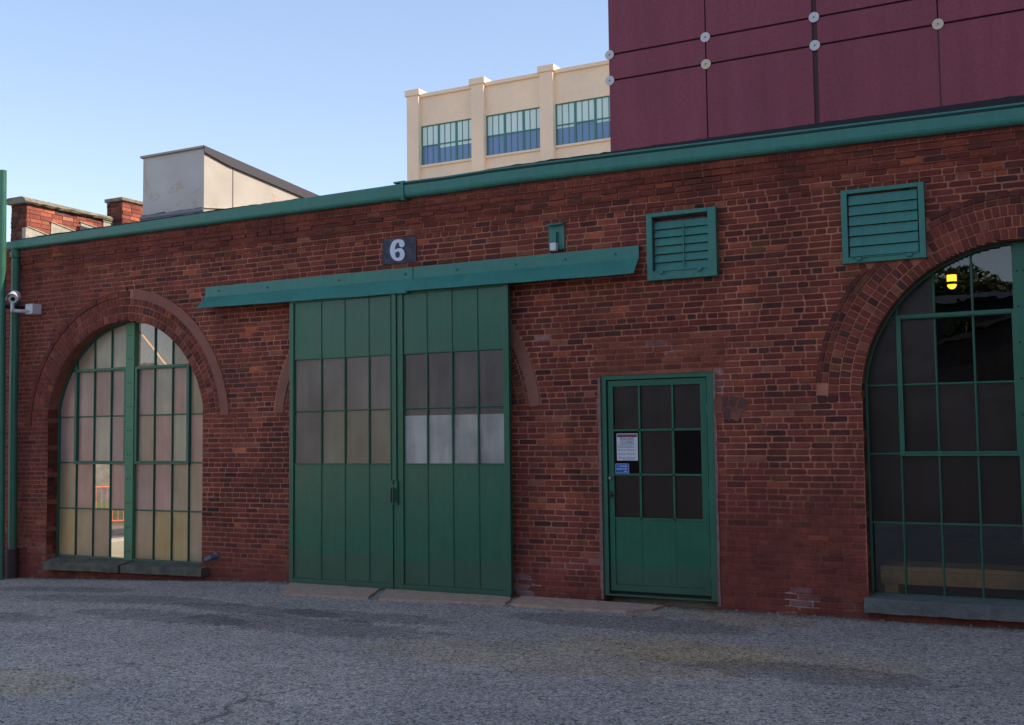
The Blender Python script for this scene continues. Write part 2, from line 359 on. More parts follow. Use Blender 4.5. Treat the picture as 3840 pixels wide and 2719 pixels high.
def brick(mb, x0, x1, z0, z1, prot, c, depth=.02, inset=.004):
    """one worn brick: chipped corners, uneven arris, tiny tilt"""
    j = lambda a: random.uniform(-a, a)
    i = len(mb.v); cc_ = [random.choice((.003,.006,.009,.014))*random.uniform(.7,1.2) for _ in range(4)]
    if x1-x0 < .04: cc_ = [.003]*4
    a0, a1, b0, b1 = x0+abs(j(.002)), x1-abs(j(.002)), z0+abs(j(.0015)), z1-abs(j(.0015))
    q = [(a0+cc_[0],b0),(a1-cc_[1],b0+j(.001)),(a1,b0+cc_[1]*.8),(a1+j(.001),b1-cc_[2]*.8),(a1-cc_[2],b1),(a0+cc_[3],b1+j(.001)),(a0,b1-cc_[3]*.8),(a0+j(.001),b0+cc_[0]*.8)]
    mx, mz = (x0+x1)/2, (z0+z1)/2; tx, tz = j(.012), j(.03)
    mb.v += [(a, depth, b) for a, b in q]
    mb.v += [(a, -prot+.004, b) for a, b in q]
    kx, kz = 1-2*inset/(x1-x0), 1-2*inset/(z1-z0)
    mb.v += [(mx+(a-mx)*kx, -prot+tx*(a-mx)+tz*(b-mz), mz+(b-mz)*kz) for a, b in q]
    mb.f.append(tuple(i+16+k for k in range(8))); mb.c.append(c); mb.m.append(0)
    for o in (0, 8):
        for k in range(8): mb.f.append((i+o+k, i+o+(k+1)%8, i+o+8+(k+1)%8, i+o+8+k)); mb.c.append(c); mb.m.append(0)
CH = .0628; JT = .012
def wob(x, z): return .010*N(x, z, .45, 11) + .004*N(x, z, 1.6, 2)
def course_bricks(mb, x0, x1, zb, header, ci, prot0=0, special=None):
    """fill one free interval of a course"""
    rnd = random.Random(ci*977+int(x0*100))
    L = .098 if header else .196
    x = x0 + JT*.5
    first = True
    while x < x1 - .02:
        l = L*rnd.uniform(.92, 1.06)
        if first: l = L*((ci*.5) % 1 or 1)*rnd.uniform(.7,1.0) if x1-x0 > .5 else l; first = False
        if not header and rnd.random() < .05: l = .098
        xe = min(x+l, x1-JT*.5)
        if x1 - xe < .045: xe = x1-JT*.5
        xm = (x+xe)/2
        dz = wob(xm, zb)
        z0, z1 = zb+dz+JT*.5, zb+CH+dz-JT*.5
        s = smear(xm, zb); c = brickcol(); tn = 1+.3*N(xm,zb,.7,21)+.2*N(xm,zb,2.4,5); c = (c[0]*tn, c[1]*tn*(1+.12*N(xm,zb,1.1,31)), c[2]*tn); lc = localc(xm, zb)
        if random.random() < .35 and s > .3: s *= .6
        c = lerp(c, lc, s*.75)
        e = efflo(xm, zb)
        if e and random.random() < .8: c = lerp(c, (.46,.37,.34), e*random.uniform(.05,.6))
        p = .0065 + random.uniform(-.003,.003) - .004*s + prot0
        if special: p += special(xm, ci, rnd)
        brick(mb, x, xe, z0+random.uniform(-.0012,.0012), z1+random.uniform(-.0012,.0012), p, c)
        x = xe + JT*rnd.uniform(.8,1.25)
def mortar_strip(mb, x0, x1, z0, z1, y=0):
    x = x0
    while x < x1-1e-4:
        xe = min(x+.11, x1); xm = (x+xe)/2; zm = (z0+z1)/2
        s = smear(xm, zm); c = lerp(tuple(v*(1+.25*N(xm,zm,3,8)) for v in MORT), localc(xm,zm), s*.95)
        e = efflo(xm, zm)
        if e: c = lerp(c, (.52,.43,.41), min(1,e)*.75*random.uniform(.2,1))
        mb.face([(x,y,z0),(xe,y,z0),(xe,y,z1),(x,y,z1)], c); x = xe
LA = dict(cx=-11.65, cz=1.76, r=1.474, hw=1.443, zb=-.03)
RA = dict(cx=-.576, cz=1.925, r=1.392, hw=1.385, zb=.04)
DA = dict(cx=-7.19, cz=1.76, r=1.474)
SPR = 1.93
def arch_excl(A, z, extra=0):
    """half width of the region taken by the arch at height z (extra = ring thickness)"""
    if z < A.get('zb', -9): return None
    if z < SPR: return A['hw']
    d = (A['r']+extra)**2 - (z-A['cz'])**2
    return math.sqrt(d) if d > 0 else None
def excl(z, rings=True):
    ex = []
    e = .395 if rings else 0
    for A, ee in ((LA, .392), (RA, .415)):
        h = arch_excl(A, z, ee if rings and z > SPR else 0)
        if h is not None: ex.append((A['cx']-h, A['cx']+h))
    if z < 3.1:
        hw = 1.38
        if SPR < z and rings:
            d = (DA['r']+.385)**2-(z-DA['cz'])**2; hw = math.sqrt(d) if d > 0 else 1.38
            ex.append((DA['cx']-max(hw,1.38), DA['cx']+max(hw,1.38)))
        else: ex.append((DA['cx']-1.38, DA['cx']+1.38))
    elif z < 3.6 and rings:
        d = (DA['r']+.385)**2-(z-DA['cz'])**2
        if d > 0: ex.append((DA['cx']-math.sqrt(d), DA['cx']+math.sqrt(d)))
    if -.12 < z < 2.235: ex.append((-4.64,-3.405))
    return sorted(ex)
def free(z, xa, xb, rings=True):
    out = []; x = xa
    for a, b in excl(z, rings):
        if b <= xa or a >= xb: continue
        if a > x: out.append((x, min(a, xb)))
        x = max(x, b)
    if x < xb: out.append((x, xb))
    return out

building = empty('brick_building')
tag(building, 'long low dark red brick building with green gutter and two arched windows', 'building')
wall = MB()
XA, XB, ZT = -14.35, 7.0, 4.46
nc = int((ZT+.5)/CH)
def corbel(ci):
    k = nc-1-ci
    return {0:.085,1:.082,2:.058,3:.036,4:.036,5:.016,6:.016}.get(k, 0)
for ci in range(nc):
    zb = -.5+ci*CH; k = nc-1-ci
    pr = corbel(ci)
    sp = (lambda xm, c, r: (.014 if r.random() < .5 else 0)) if k == 3 else None
    for a, b in free(zb+CH*.5, XA, XB):
        course_bricks(wall, a, b, zb, ci % 6 == 4, ci, pr, sp)
    if pr:
        mortar_strip(wall, XA, XB, zb, zb+CH, -pr+.003)
        wall.face([(XA,-pr+.003,zb+wob(0,zb)),(XB,-pr+.003,zb),(XB,.02,zb),(XA,.02,zb)], MORT)
z = -.5
while z < ZT-.001:
    ze = min(z+.0157, ZT)
    for a, b in free((z+ze)/2, XA, XB, False): mortar_strip(wall, a, b, z, ze)
    z = ze
# rings of headers round the arches
def ring(A, r0, r1, a0, a1, dark=0, prot=.007, w_=.066, xlim=None, cut=None):
    rm = (r0+r1)/2; n = max(1, int((a1-a0)*rm/w_)); da = (a1-a0)/n
    for k in range(n):
        t0, t1 = a0+k*da, a0+(k+1)*da; g = JT*.42/rm
        if k % 1 == 0: t0 += g+random.uniform(-.1,.1)*g; t1 -= g
        am = (t0+t1)/2; xm, zm = A['cx']+rm*math.cos(am), A['cz']+rm*math.sin(am)
        if zm < SPR-.01 : continue
        if xlim and not xlim(xm, zm): continue
        if cut and cut(xm, zm): continue
        ra, rb = r0+JT*.45, r1-JT*.45
        s = smear(xm, zm); c = lerp(brickcol(), localc(xm,zm), s*.7)
        if dark: c = lerp(c, (.055,.034,.034), dark*random.uniform(.6,1))
        p = prot+random.uniform(-.003,.003)
        P = lambda r, t, y: (A['cx']+r*math.cos(t), y, A['cz']+r*math.sin(t))
        i = len(wall.v)
        e = .0045; te = e/rm
        dep = .2 if r0 < A['r']+.01 else .02
        wall.v += [P(ra,t0,dep),P(rb,t0,dep),P(rb,t1,dep),P(ra,t1,dep),P(ra,t0,-p+.004),P(rb,t0,-p+.004),P(rb,t1,-p+.004),P(ra,t1,-p+.004),
                   P(ra+e,t0+te,-p),P(rb-e,t0+te,-p),P(rb-e,t1-te,-p),P(ra+e,t1-te,-p)]
        for q in [(8,9,10,11)]+[(4+u,4+(u+1)%4,8+(u+1)%4,8+u) for u in range(4)]+[(u,(u+1)%4,4+(u+1)%4,4+u) for u in range(4)]:
            wall.f.append(tuple(i+t for t in q)); wall.c.append(c); wall.m.append(0)
for k in range(3): ring(LA, 1.474+k*.104, 1.474+(k+1)*.104, R(2), R(178))
ring(LA, 1.79, 1.865, R(86), R(178), dark=.1, prot=.018, w_=.2)
ring(LA, 1.845, 1.885, R(86), R(178), dark=.3, prot=.012, w_=.2)
doorside = lambda x, z: x < -8.55 or x > -5.83
for k in range(3): ring(DA, 1.474+k*.104, 1.474+(k+1)*.104, R(2), R(178), xlim=lambda x, z: True)
for k in range(3): ring(RA, 1.392+k*.104, 1.392+(k+1)*.104, R(0), R(180), cut=lambda x, z: -2.1 < x < -1.33 and z > 3.19)
ring(RA, 1.704, 1.765, R(5), R(175), dark=.15, prot=.012, w_=.1, cut=lambda x, z: -2.1 < x < -1.33 and z > 3.19)
ring(RA, 1.765, 1.825, R(5), R(175), dark=.5, prot=.018, w_=.1, cut=lambda x, z: -2.1 < x < -1.33 and z > 3.19)
# the broken hood brick at the crown, the end block, tilted remains beside the small door
brick(wall, -11.59,-11.56,3.63,3.68,.012,(.06,.04,.035)); brick(wall,-2.38,-2.29,1.89,1.96,.018,(.08,.038,.036)); brick(wall,-2.275,-2.19,1.89,1.96,.016,(.09,.04,.036))
# jambs and soffits (wall thickness .34 m)
def reveal(pts, y0=.0, y1=.34):
    for (xa, za), (xb, zb_) in zip(pts, pts[1:]):
        n = max(1, int(math.hypot(xb-xa, zb_-za)/CH))
        for k in range(n):
            p = (xa+(xb-xa)*k/n, za+(zb_-za)*k/n); q = (xa+(xb-xa)*(k+1)/n, za+(zb_-za)*(k+1)/n)
            for ya, yb in ((y0, y0+.11), (y0+.11, y0+.22), (y0+.22, y1)):
                wall.face([(p[0],ya,p[1]),(q[0],ya,q[1]),(q[0],yb,q[1]),(p[0],yb,p[1])], brickcol() if k % 6 else lerp(brickcol(), MORT, .6))
def arch_pts(A, dr=0, n=56):
    r = A['r']+dr; hw = A['hw']+dr
    a0 = math.acos(min(1, hw/r)); zs = A['cz']+r*math.sin(a0)
    return [(A['cx']-hw, A['zb'])] + [(A['cx']-r*math.cos(a0+(math.pi-2*a0)*k/n), A['cz']+r*math.sin(a0+(math.pi-2*a0)*k/n)) for k in range(n+1)] + [(A['cx']+hw, A['zb'])]
reveal(arch_pts(LA, .004)); reveal(arch_pts(RA, .004))
reveal([(-4.64,-.12),(-4.64,2.237),(-3.405,2.237),(-3.405,-.12)])
reveal([(-8.57,-.2),(-8.57,3.1),(-5.81,3.1),(-5.81,-.2)])
# facade carries on lower past the pole
for ci in range(int(4.85/CH)):
    zb = -.5+ci*CH; course_bricks(wall, -16.0, XA, zb, ci % 6 == 4, ci)
mortar_strip(wall, -16.0, XA, -.5, 4.35)
# rear, partitions, end wall with two big openings, roof deck and floor as plain masonry
INN = (.78,.72,.62)
def slab(x0,x1,y0,y1,z0,z1,c=INN): wall.box(x0,x1,y0,y1,z0,z1,c)
slab(-14.35,XB,7.6,7.9,-.5,4.5); slab(-5.3,-5.24,.345,7.6,-.2,4.46); slab(-5.23,-5.18,.345,7.6,-.2,4.46,(.08,.07,.065)); slab(-5.18,6.7,7.5,7.59,-.2,4.46,(.08,.07,.065)); slab(XB-.3,XB,.345,7.6,-.5,4.5)
slab(-14.35,-14.0,.345,7.9,2.75,4.5); slab(-14.35,-14.0,.345,1.2,-.9,2.75); slab(-14.35,-14.0,4.0,4.3,-.9,2.75); slab(-14.35,-14.0,7.1,7.9,-.9,2.75); slab(-14.35,-14.0,1.2,7.1,-.9,.02)
slab(-16.0,-14.355,.03,.34,-.9,4.35)
# inner leaf of the front wall between the openings
for a, b, z0, z1 in ((-14.35,-13.12,-.5,4.44),(-10.18,-8.6,-.5,4.44),(-5.78,-4.67,-.5,4.44),(-3.38,-2.0,-.5,4.44),(.85,XB-.31,-.5,4.44),(-13.12,-10.18,3.25,4.44),(-8.6,-5.78,3.12,4.44),(-4.67,-3.38,2.26,4.44),(-2.0,.85,3.33,4.44)):
    slab(a,b,.03,.33,z0,z1,(.2,.16,.14))
wo = wall.build('brick_wall', M_BRICK, building)
M_FLOOR = stone('interior_concrete', (.62,.54,.40), (.50,.43,.32), s=3)
fl = MB(); fl.box(-14.0,6.7,.36,7.6,-.3,.0); fl.build('interior_floor', M_FLOOR, building)
M_ROOF = mat('black_roof_membrane', (.025,.022,.028), .8)
rf = MB(); rf.box(-14.0,XB,-.05,1.4,4.465,4.50); rf.box(-14.0,XB,6.4,7.9,4.465,4.50); rf.box(-14.0,-11.5,1.4,6.4,4.465,4.50); rf.box(-6.0,XB,1.4,6.4,4.465,4.50)  # opening over the left room is an added skylight that backlights the panes
# wavy torn membrane edge above the gutter
def zsag(x): 
    pts = [(-20,.012),(-7,.012),(-6.9,0),(-5.6,.018),(-.47,-.055),(8,-.10)]
    for (a, p), (b, q) in zip(pts, pts[1:]):
        if a <= x <= b: return p+(q-p)*(x-a)/(b-a)
    return 0
def gtop(x):
    pts = [(-20,4.44),(-13.8,4.487),(-7,4.541),(-5.6,4.570),(-.47,4.497),(8,4.45)]
    for (a, p), (b, q) in zip(pts, pts[1:]):
        if a <= x <= b: return p+(q-p)*(x-a)/(b-a)
    return 4.5
hts = [(-14,.01),(-13.4,.035),(-12,.03),(-10,.03),(-8.5,.012),(-7.2,.0),(-6.5,.0),(-5.5,.018),(-4.5,.03),(-3.5,.045),(-2,.06),(0,.085),(7,.1)]
x = -13.75
def hh(x):
    for (a, p), (b, q) in zip(hts, hts[1:]):
        if a <= x <= b: return p+(q-p)*(x-a)/(b-a)
    return .05
prev = None
while x < XB:
    h = gtop(x)+.014+hh(x)*.9+ (.010*N(x,0,4,3)+.008*N(x,0,13,1) if hh(x) > .005 else 0); cur = (x, h)
    if prev:
        for y in (-.085,): 
            rf.face([(prev[0],-.09,4.49),(x,-.09,4.49),(x,-.085,h),(prev[0],-.085,prev[1])])
            rf.face([(prev[0],-.085,prev[1]),(x,-.085,h),(x,.6,4.50),(prev[0],.6,4.50)])
    prev = cur; x += .07
rf.build('roof', M_ROOF, building)

# smooth mortar patches where the hood moulds were cut away
def arcband(A, r0, r1, a0, a1, y0, y1, name, m, zmin=None, n=40, keep=None):
    mb = MB()
    for k in range(n):
        t0, t1 = a0+(a1-a0)*k/n, a0+(a1-a0)*(k+1)/n
        P = lambda r, t: (A['cx']+(r)*math.cos(t), A['cz']+r*math.sin(t))
        w0, w1 = .008*N(t0*7,0,3,r0), .008*N(t1*7,0,3,r0)
        q = [P(r0+w0,t0),P(r1-w0,t0),P(r1-w1,t1),P(r0+w1,t1)]
        mb.prism(q, 1, y0, y1)
    return mb.build(name, m, building)
arcband(LA, 1.765, 1.90, R(5), R(84), -.014, .01, 'mortar_patch', M_PATCH)
arcband(DA, 1.72, 1.85, R(5.5), R(38), -.014, .01, 'mortar_patch', M_PATCH)
arcband(DA, 1.70, 1.835, R(142), R(174.5), -.014, .01, 'mortar_patch', M_PATCH)
# pale mortar round the small door
mb = MB(); mc = MB()
z = -.1
while z < 2.2:
    w_ = .03+.02*N(0,z,3,5)+.012*N(0,z,9,2)
    mb.box(-4.64-w_, -4.638, -.010, .02, z, z+.11)
    w_ = .022+.02*N(3,z,3,5)
    mc.box(-3.405, -3.403+max(.006,w_), -.010, .02, z, z+.11)
    z += .11
mb.build('mortar_patch', M_LIGHTMORTAR, building); mc.build('mortar_patch', M_LIGHTMORTAR, building)
# tilted relic bricks beside the small door
mb = MB()
for (x, z, a) in ((-3.30,1.925,-8),(-3.21,1.925,-18),(-3.115,1.90,-24),(-3.27,1.81,-16),(-3.175,1.80,-24),(-3.36,1.90,-4)):
    ca, sa = math.cos(R(a)), math.sin(R(a)); q = [(x+ca*u-sa*v, z+sa*u+ca*v) for u, v in ((-.036,-.05),(.036,-.05),(.036,.05),(-.036,.05))]
    mb.prism(q, 1, -.0125, .01, (.14,.066,.055))
    q = [(x+ca*u-sa*v, z+sa*u+ca*v) for u, v in ((-.047,-.062),(.047,-.062),(.047,.062),(-.047,.062))]
    mb.prism(q, 1, -.0075-.0001*len(mb.f), .01, (.25,.10,.075))
mb.build('relic_arch_brick', M_BRICK, building)

# ---------------------------------------------------------------- gutter and downspout
gut = empty('gutter'); gut.parent = building
def sagged(mb, a, b, n=24):
    '''resample a gutter profile along x so that it sags like the old eaves'''
    prof = [v for v in mb.v if abs(v[0]-a) < 1e-6]; m = len(prof); mb.v = []; mb.f = []; mb.c = []; mb.m = []
    for k in range(n+1):
        x = a+(b-a)*k/n
        for _, y, z in prof:
            kk = .94-.30*(-7-x)/6.8 if x < -7.01 else 1; mb.v.append((x, y, 4.37+(z-4.37)*kk+zsag(x)+.002*N(x,0,2)))
    for k in range(n):
        for u in range(m): mb.f.append((k*m+u, (k+1)*m+u, (k+1)*m+(u+1)%m, k*m+(u+1)%m))
    mb.f += [tuple(reversed(range(m))), tuple(n*m+u for u in range(m))]; mb.c = [None]*len(mb.f); mb.m = [0]*len(mb.f); return mb
def gprof(groove):
    p = [(-.09,4.548),(-.150,4.552),(-.172,4.548),(-.174,4.530)]
    if groove: p += [(-.148,4.528),(-.148,4.510),(-.168,4.506)]
    p += [(-.166,4.410),(-.158,4.385),(-.140,4.368),(-.115,4.362),(-.09,4.368)]
    return p
g = MB(); g.prism([(y+.0, z) for y, z in gprof(True)], 0, -7.0, XB); sagged(g, -7.0, XB); g.build('gutter_section', M_TEAL, gut)
g = MB(); g.prism([(-.165,4.508),(-.165,4.527),(-.171,4.525),(-.171,4.510)], 0, -6.98, XB); sagged(g, -6.98, XB); g.build('groove_shade_strip', mat('groove_shade', (.010,.045,.035), .7), gut)  # dark strip paints the shade lying in the groove
g = MB(); g.prism([(y, z-.012) for y, z in gprof(False)], 0, -13.82, -7.03); sagged(g, -13.82, -7.03); g.build('gutter_section', M_TEAL, gut)
g = MB(); g.prism([(-.085,4.562),(-.16,4.572),(-.182,4.558),(-.180,4.40),(-.16,4.355),(-.11,4.35),(-.085,4.36)], 0, -7.035, -6.99); g.box(-7.14,-6.985,-.16,-.02,4.56,4.578); g.v = [(a, b, c-.004) for a, b, c in g.v]; g.build('gutter_joint', M_TEAL, gut)
d = MB(); d.tube([(-13.70,-.10,4.37),(-13.70,-.10,4.2),(-13.695,-.10,2),(-13.66,-.10,.06)], .060, 14); d.tube([(-13.7,-.1,4.34),(-13.7,-.1,4.26)], .08, 14)
d.build('downspout', M_PIPE, building, smooth=False)
d = MB(); d.tube([(-13.66,-.10,.10),(-13.66,-.10,-.36)], .08, 14); d.build('downspout_boot', mat('rusty_iron', (.06,.035,.035), .8), building)

# ---------------------------------------------------------------- arched windows
def clip_top(A, x, z, dr): return A['cz']+math.sqrt(max(0,(A['r']+dr)**2-(x-A['cx'])**2))
def arched_window(A, y, cols, rows, casements, mull, ztop, types, label, rev_types=None):
    win = empty('arched_window'); win.parent = building; tag(win, label)
    # outer angle frame following the opening
    fr = MB(); o = arch_pts(A, .0); i_ = arch_pts(A, -.022)
    for k in range(len(o)-1):
        fr.prism([o[k],o[k+1],i_[k+1],i_[k]], 1, y-.03, y+.03)
    fr.box(A['cx']-A['hw'], A['cx']+A['hw'], y-.045, y+.03, A['zb'], A['zb']+.05)
    fr.build('window_frame', M_FRAME, win)
    b = MB(); bw_ = .010
    for x in cols:
        zt = clip_top(A, x, 0, -.02); b.box(x-bw_, x+bw_, y-.012, y+.012, A['zb']+.04, zt)
        b.box(x-.0035, x+.0035, y-.024, y-.012, A['zb']+.04, zt)
    for z in rows:
        h = math.sqrt(max(0,(A['r']-.02)**2-(z-A['cz'])**2)) if z > SPR else A['hw']-.02
        b.box(A['cx']-h, A['cx']+h, y-.011, y+.011, z-bw_, z+bw_); b.box(A['cx']-h, A['cx']+h, y-.023, y-.011, z-.0035, z+.0035)
    b.build('glazing_bars', M_FRAME, win)
    m = MB(); zt = clip_top(A, (mull[0]+mull[1])/2, 0, -.01)
    m.box(mull[0], mull[1], y-.055, y+.03, A['zb']+.03, zt)
    z = .12
    while z < zt-.05:
        for s in (-.028,.028): m.tube([((mull[0]+mull[1])/2+s,y-.050,z),((mull[0]+mull[1])/2+s,y-.062,z)], .008, 8, mi=1)
        z += .325
    m.build('mullion', [M_MULL if A is LA else M_FRAME, M_DARK], win, bevel=.003)
    for (x0, x1, z0, z1) in casements:
        c = MB(); t = .022
        c.box(x0-t,x0+t,y-.045,y+.015,z0-t,z1+t); c.box(x1-t,x1+t,y-.045,y+.015,z0-t,z1+t); c.box(x0+t,x1-t,y-.044,y+.014,z0-t,z0+t); c.box(x0+t,x1-t,y-.044,y+.014,z1-t,z1+t)
        c.box(x0+t,x1-t,y-.05,y-.044,z0+.006,z0+.014); c.box(x0+t,x1-t,y-.05,y-.044,z1-.014,z1-.006)
        c.build('casement', M_FRAME, win, bevel=.003)
    # panes
    gl = MB(); xs = [A['cx']-A['hw']+.02]+sorted(cols+list(mull))+[A['cx']+A['hw']-.02]; zs = [A['zb']+.04]+sorted(rows)
    cells = [(xs[k],xs[k+1]) for k in range(len(xs)-1) if not (abs(xs[k]-mull[0]) < 1e-6)]
    for ci_, (xa, xb) in enumerate(cells):
        zl = zs+[9]
        for ri in range(len(zl)-1):
            za, zb_ = zl[ri], zl[ri+1]
            ty = types[len(zl)-2-ri][ci_]
            n = 8; top = [min(zb_, clip_top(A, xa+(xb-xa)*k/n, 0, -.02) if zb_ > SPR else zb_) for k in range(n+1)]
            if max(top) <= za+.005: continue
            tx, tz = random.uniform(-.003,.003), random.uniform(-.002,.002)
            poly = [(xa,za),(xb,za)]+[(xa+(xb-xa)*k/n, max(top[k],za+.0005)) for k in range(n,-1,-1)]
            xm, zm = (xa+xb)/2, za+.3
            th = .004 if ty not in 'KT' else 0
            f = [(px, y+.002+tx*(px-xm)/.3+tz*(pz-zm)/.6, pz) for px, pz in poly]
            gl.face(f, mi=GI[ty])
            if th: gl.face([(a, b_+.005, c2) for a, b_, c2 in reversed(f)], mi=GI[ty])
    o = gl.build('window_glass', GL, win, recalc=False)
    return win
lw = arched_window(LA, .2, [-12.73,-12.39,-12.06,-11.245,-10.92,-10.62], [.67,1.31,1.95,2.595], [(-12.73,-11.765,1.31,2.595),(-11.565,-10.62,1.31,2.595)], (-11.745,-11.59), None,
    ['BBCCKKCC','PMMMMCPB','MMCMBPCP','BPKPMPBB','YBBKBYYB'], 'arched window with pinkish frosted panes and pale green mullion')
rw = arched_window(RA, .2, [-1.653,-1.317,-.983,-.19,.145,.48], [.749,1.397,2.046,2.684], [(-1.638,-.633,1.397,2.684),(-.50,.48,1.397,2.684)], (-.636,-.50), None,
    ['DDTTTTDD','DDTTTTDD','DDDDDDDD','DDDDDDDD','TTTTTTTT'], 'arched window with dark glass at the right edge')
# sills
def sill(name, x0, x1, y0, y1, zt, zf, zb, m, win, crack=None, slope=0):
    mb = MB(); n = 60
    for k in range(n):
        a, b = x0+(x1-x0)*k/n, x0+(x1-x0)*(k+1)/n
        if crack and a <= crack < b: continue
        r_ = lambda x, o: .007*N(x,o,5,o)+.004*N(x,o,17,o)
        def P(x): return [(y1,zb+slope*(x-x0)),(y0+r_(x,1),zb+slope*(x-x0)+r_(x,2)),(y0+r_(x,3),zf+slope*(x-x0)+r_(x,4)),(y0+.012,zf+.008+slope*(x-x0)),(y1,zt)]
        p, q = P(a), P(b); i = len(mb.v); mb.v += [(a,*t) for t in p]+[(b,*t) for t in q]
        for u in range(5): mb.f.append((i+u,i+(u+1)%5,i+5+(u+1)%5,i+5+u)); mb.c.append(None); mb.m.append(0)
        if k in (0,) or (crack and abs(a-crack) < (x1-x0)/n*1.5): mb.f.append(tuple(i+u for u in range(5))); mb.c.append(None); mb.m.append(0)
        if k == n-1 or (crack and abs(b-crack) < (x1-x0)/n*1.5): mb.f.append(tuple(i+5+u for u in range(5))); mb.c.append(None); mb.m.append(0)
    return mb.build(name, m, win)
sill('sill', -13.02, -10.09, -.13, .19, .005, -.062, -.155, M_SILL, lw, crack=-11.55, slope=.014)
sill('sill', -1.99, .86, -.09, .19, .082, .06, -.062, M_SILL2, rw)

# ---------------------------------------------------------------- sliding doors
sd_ = empty('sliding_door'); sd_.parent = building; tag(sd_, 'pair of big green sheet metal sliding doors')
def leaf(x0, x1, cols, xin0, xin1, types, nm):
    lf = MB(); Z0, Z1 = -.13, 3.30; y0, y1 = -.165, -.105
    lf.box(x0, xin0, y0, y1, Z0, Z1); lf.box(xin1, x1, y0, y1, Z0, Z1); lf.box(xin0, xin1, y0, y1, Z0, Z0+.075); lf.box(xin0, xin1, y0, y1, 3.25, Z1)
    lf.box(xin0, xin1, -.147, -.128, Z0+.075, 1.30); lf.box(xin0, xin1, -.147, -.128, 2.565, 3.25)
    for z in (1.303, 1.934, 2.562): lf.box(xin0, xin1, -.150, -.122, z-.008, z+.008); lf.box(xin0, xin1, -.158, -.150, z-.003, z+.003)
    # beads of the sheets
    for x in cols:
        lf.box(x-.010, x+.010, -.152, -.122, Z0+.075, 3.25); lf.box(x-.003, x+.003, -.157, -.152, Z0+.075, 3.25)
    lf.box(xin0, xin1, -.150, -.138, Z0+.085, Z0+.095)
    lf.box(xin0+.004, xin0+.012, -.150, -.138, Z0+.1, 3.24); lf.box(xin1-.012, xin1-.004, -.150, -.138, Z0+.1, 3.24)
    o = lf.build('door_leaf', M_GREEN, sd_, bevel=.002)
    gl = MB(); xs = [xin0]+cols+[xin1]
    for r, (za, zb_) in enumerate(((1.934,2.562),(1.303,1.934))):
        for k in range(4):
            tx, tz = random.uniform(-.004,.004), random.uniform(-.003,.003); xm = (xs[k]+xs[k+1])/2
            tt = types[r][k]; parts_ = [(za, zb_, tt)] if tt != 'W' else [(za, 1.852, 'W'), (1.852, zb_, 'E')]
            for qa, qb, q_t in parts_:
                f = [(px, -.134+tx*(px-xm)/.3+tz*(pz-za)/.6, pz) for px, pz in ((xs[k],qa),(xs[k+1],qa),(xs[k+1],qb),(xs[k],qb))]
                gl.face(f, mi=GI[q_t]); gl.face([(a, b+.005, c) for a, b, c in reversed(f)], mi=GI[q_t])
    gl.build('door_glass', GL, sd_, recalc=False)
leaf(-8.66,-7.165,[-8.19,-7.845,-7.50],-8.60,-7.195,['NNNN','NOOO'],0)
leaf(-7.10,-5.645,[-6.70,-6.37,-6.04],-7.02,-5.71,['EEEE','WWWW'],1)
c = MB(); c.box(-7.165,-7.10,-.185,-.11,1.12,3.285); c.box(-7.175,-7.165,-.195,-.11,1.12,3.275); c.box(-7.165,-7.10,-.150,-.11,-.13,1.12); c.build('meeting_cover', M_GREEN, sd_, bevel=.002)
hnd = empty('door_handle'); hnd.parent = sd_
h = MB()
h.box(-7.185,-7.085,-.19,-.15,.845,1.115,mi=0); h.box(-7.176,-7.158,-.195,-.185,.87,1.03,mi=1); h.box(-7.142,-7.124,-.195,-.185,.855,1.045,mi=1); h.box(-7.114,-7.096,-.195,-.185,.87,1.03,mi=1); h.box(-7.146,-7.128,-.195,-.185,1.07,1.118,mi=1)
bpy.data.objects.remove(hnd)
h.build('door_handle', [M_GREEN, M_DARK], sd_, bevel=.0015)
# something white stored right behind the lower right panes, grey-green cabinet behind the left ones
# ---------------------------------------------------------------- track cover above the doors
tc = empty('track_cover'); tc.parent = building; tag(tc, 'long green sheet metal cover over the sliding door track')
def cover(x0, x1, dz0, dz1, kick0=0, kick1=0):
    mb = MB(); n = 30
    for k in range(n):
        a, b = x0+(x1-x0)*k/n, x0+(x1-x0)*(k+1)/n
        def P(x):
            t = (x-x0)/(x1-x0); w_ = .006*N(x,0,2.3,4); d_ = dz0+(dz1-dz0)*t; ky = kick0+(kick1-kick0)*t
            out = [(-.012,3.578),(-.055,3.572),(-.058,3.566),(-.062,3.44),(-.215-ky+w_,3.265+d_+w_)]
            return out + [(y+.004, z-.003) for y, z in reversed(out)]
        p, q = P(a), P(b); m = len(p); i = len(mb.v); mb.v += [(a,*t) for t in p]+[(b,*t) for t in q]
        for u in range(m): mb.f.append((i+u,i+(u+1)%m,i+m+(u+1)%m,i+m+u)); mb.c.append(None); mb.m.append(0)
        if k == 0: mb.f.append(tuple(i+u for u in range(m))); mb.c.append(None); mb.m.append(0)
        if k == n-1: mb.f.append(tuple(i+m+u for u in range(m))); mb.c.append(None); mb.m.append(0)
    return mb.build('cover_sheet', M_TEAL, tc)
cover(-10.12, -6.93, .02, -.01, 0, .0); cover(-6.95, -4.155, .012, -.008, .022, .01)
for x in (-9.9,-9.1,-8.0,-7.05,-6.35,-5.6,-5.0,-4.42): mb = MB(); mb.tube([(x,-.055,3.50+.02*N(x,0,3)),(x,-.078,3.50+.02*N(x,0,3))], .010, 8); mb.build('bolt_head', M_TEAL, tc)
mb = MB(); mb.box(-10.0,-4.3,-.11,-.02,3.31,3.37); mb.build('door_track', M_IRON, tc)

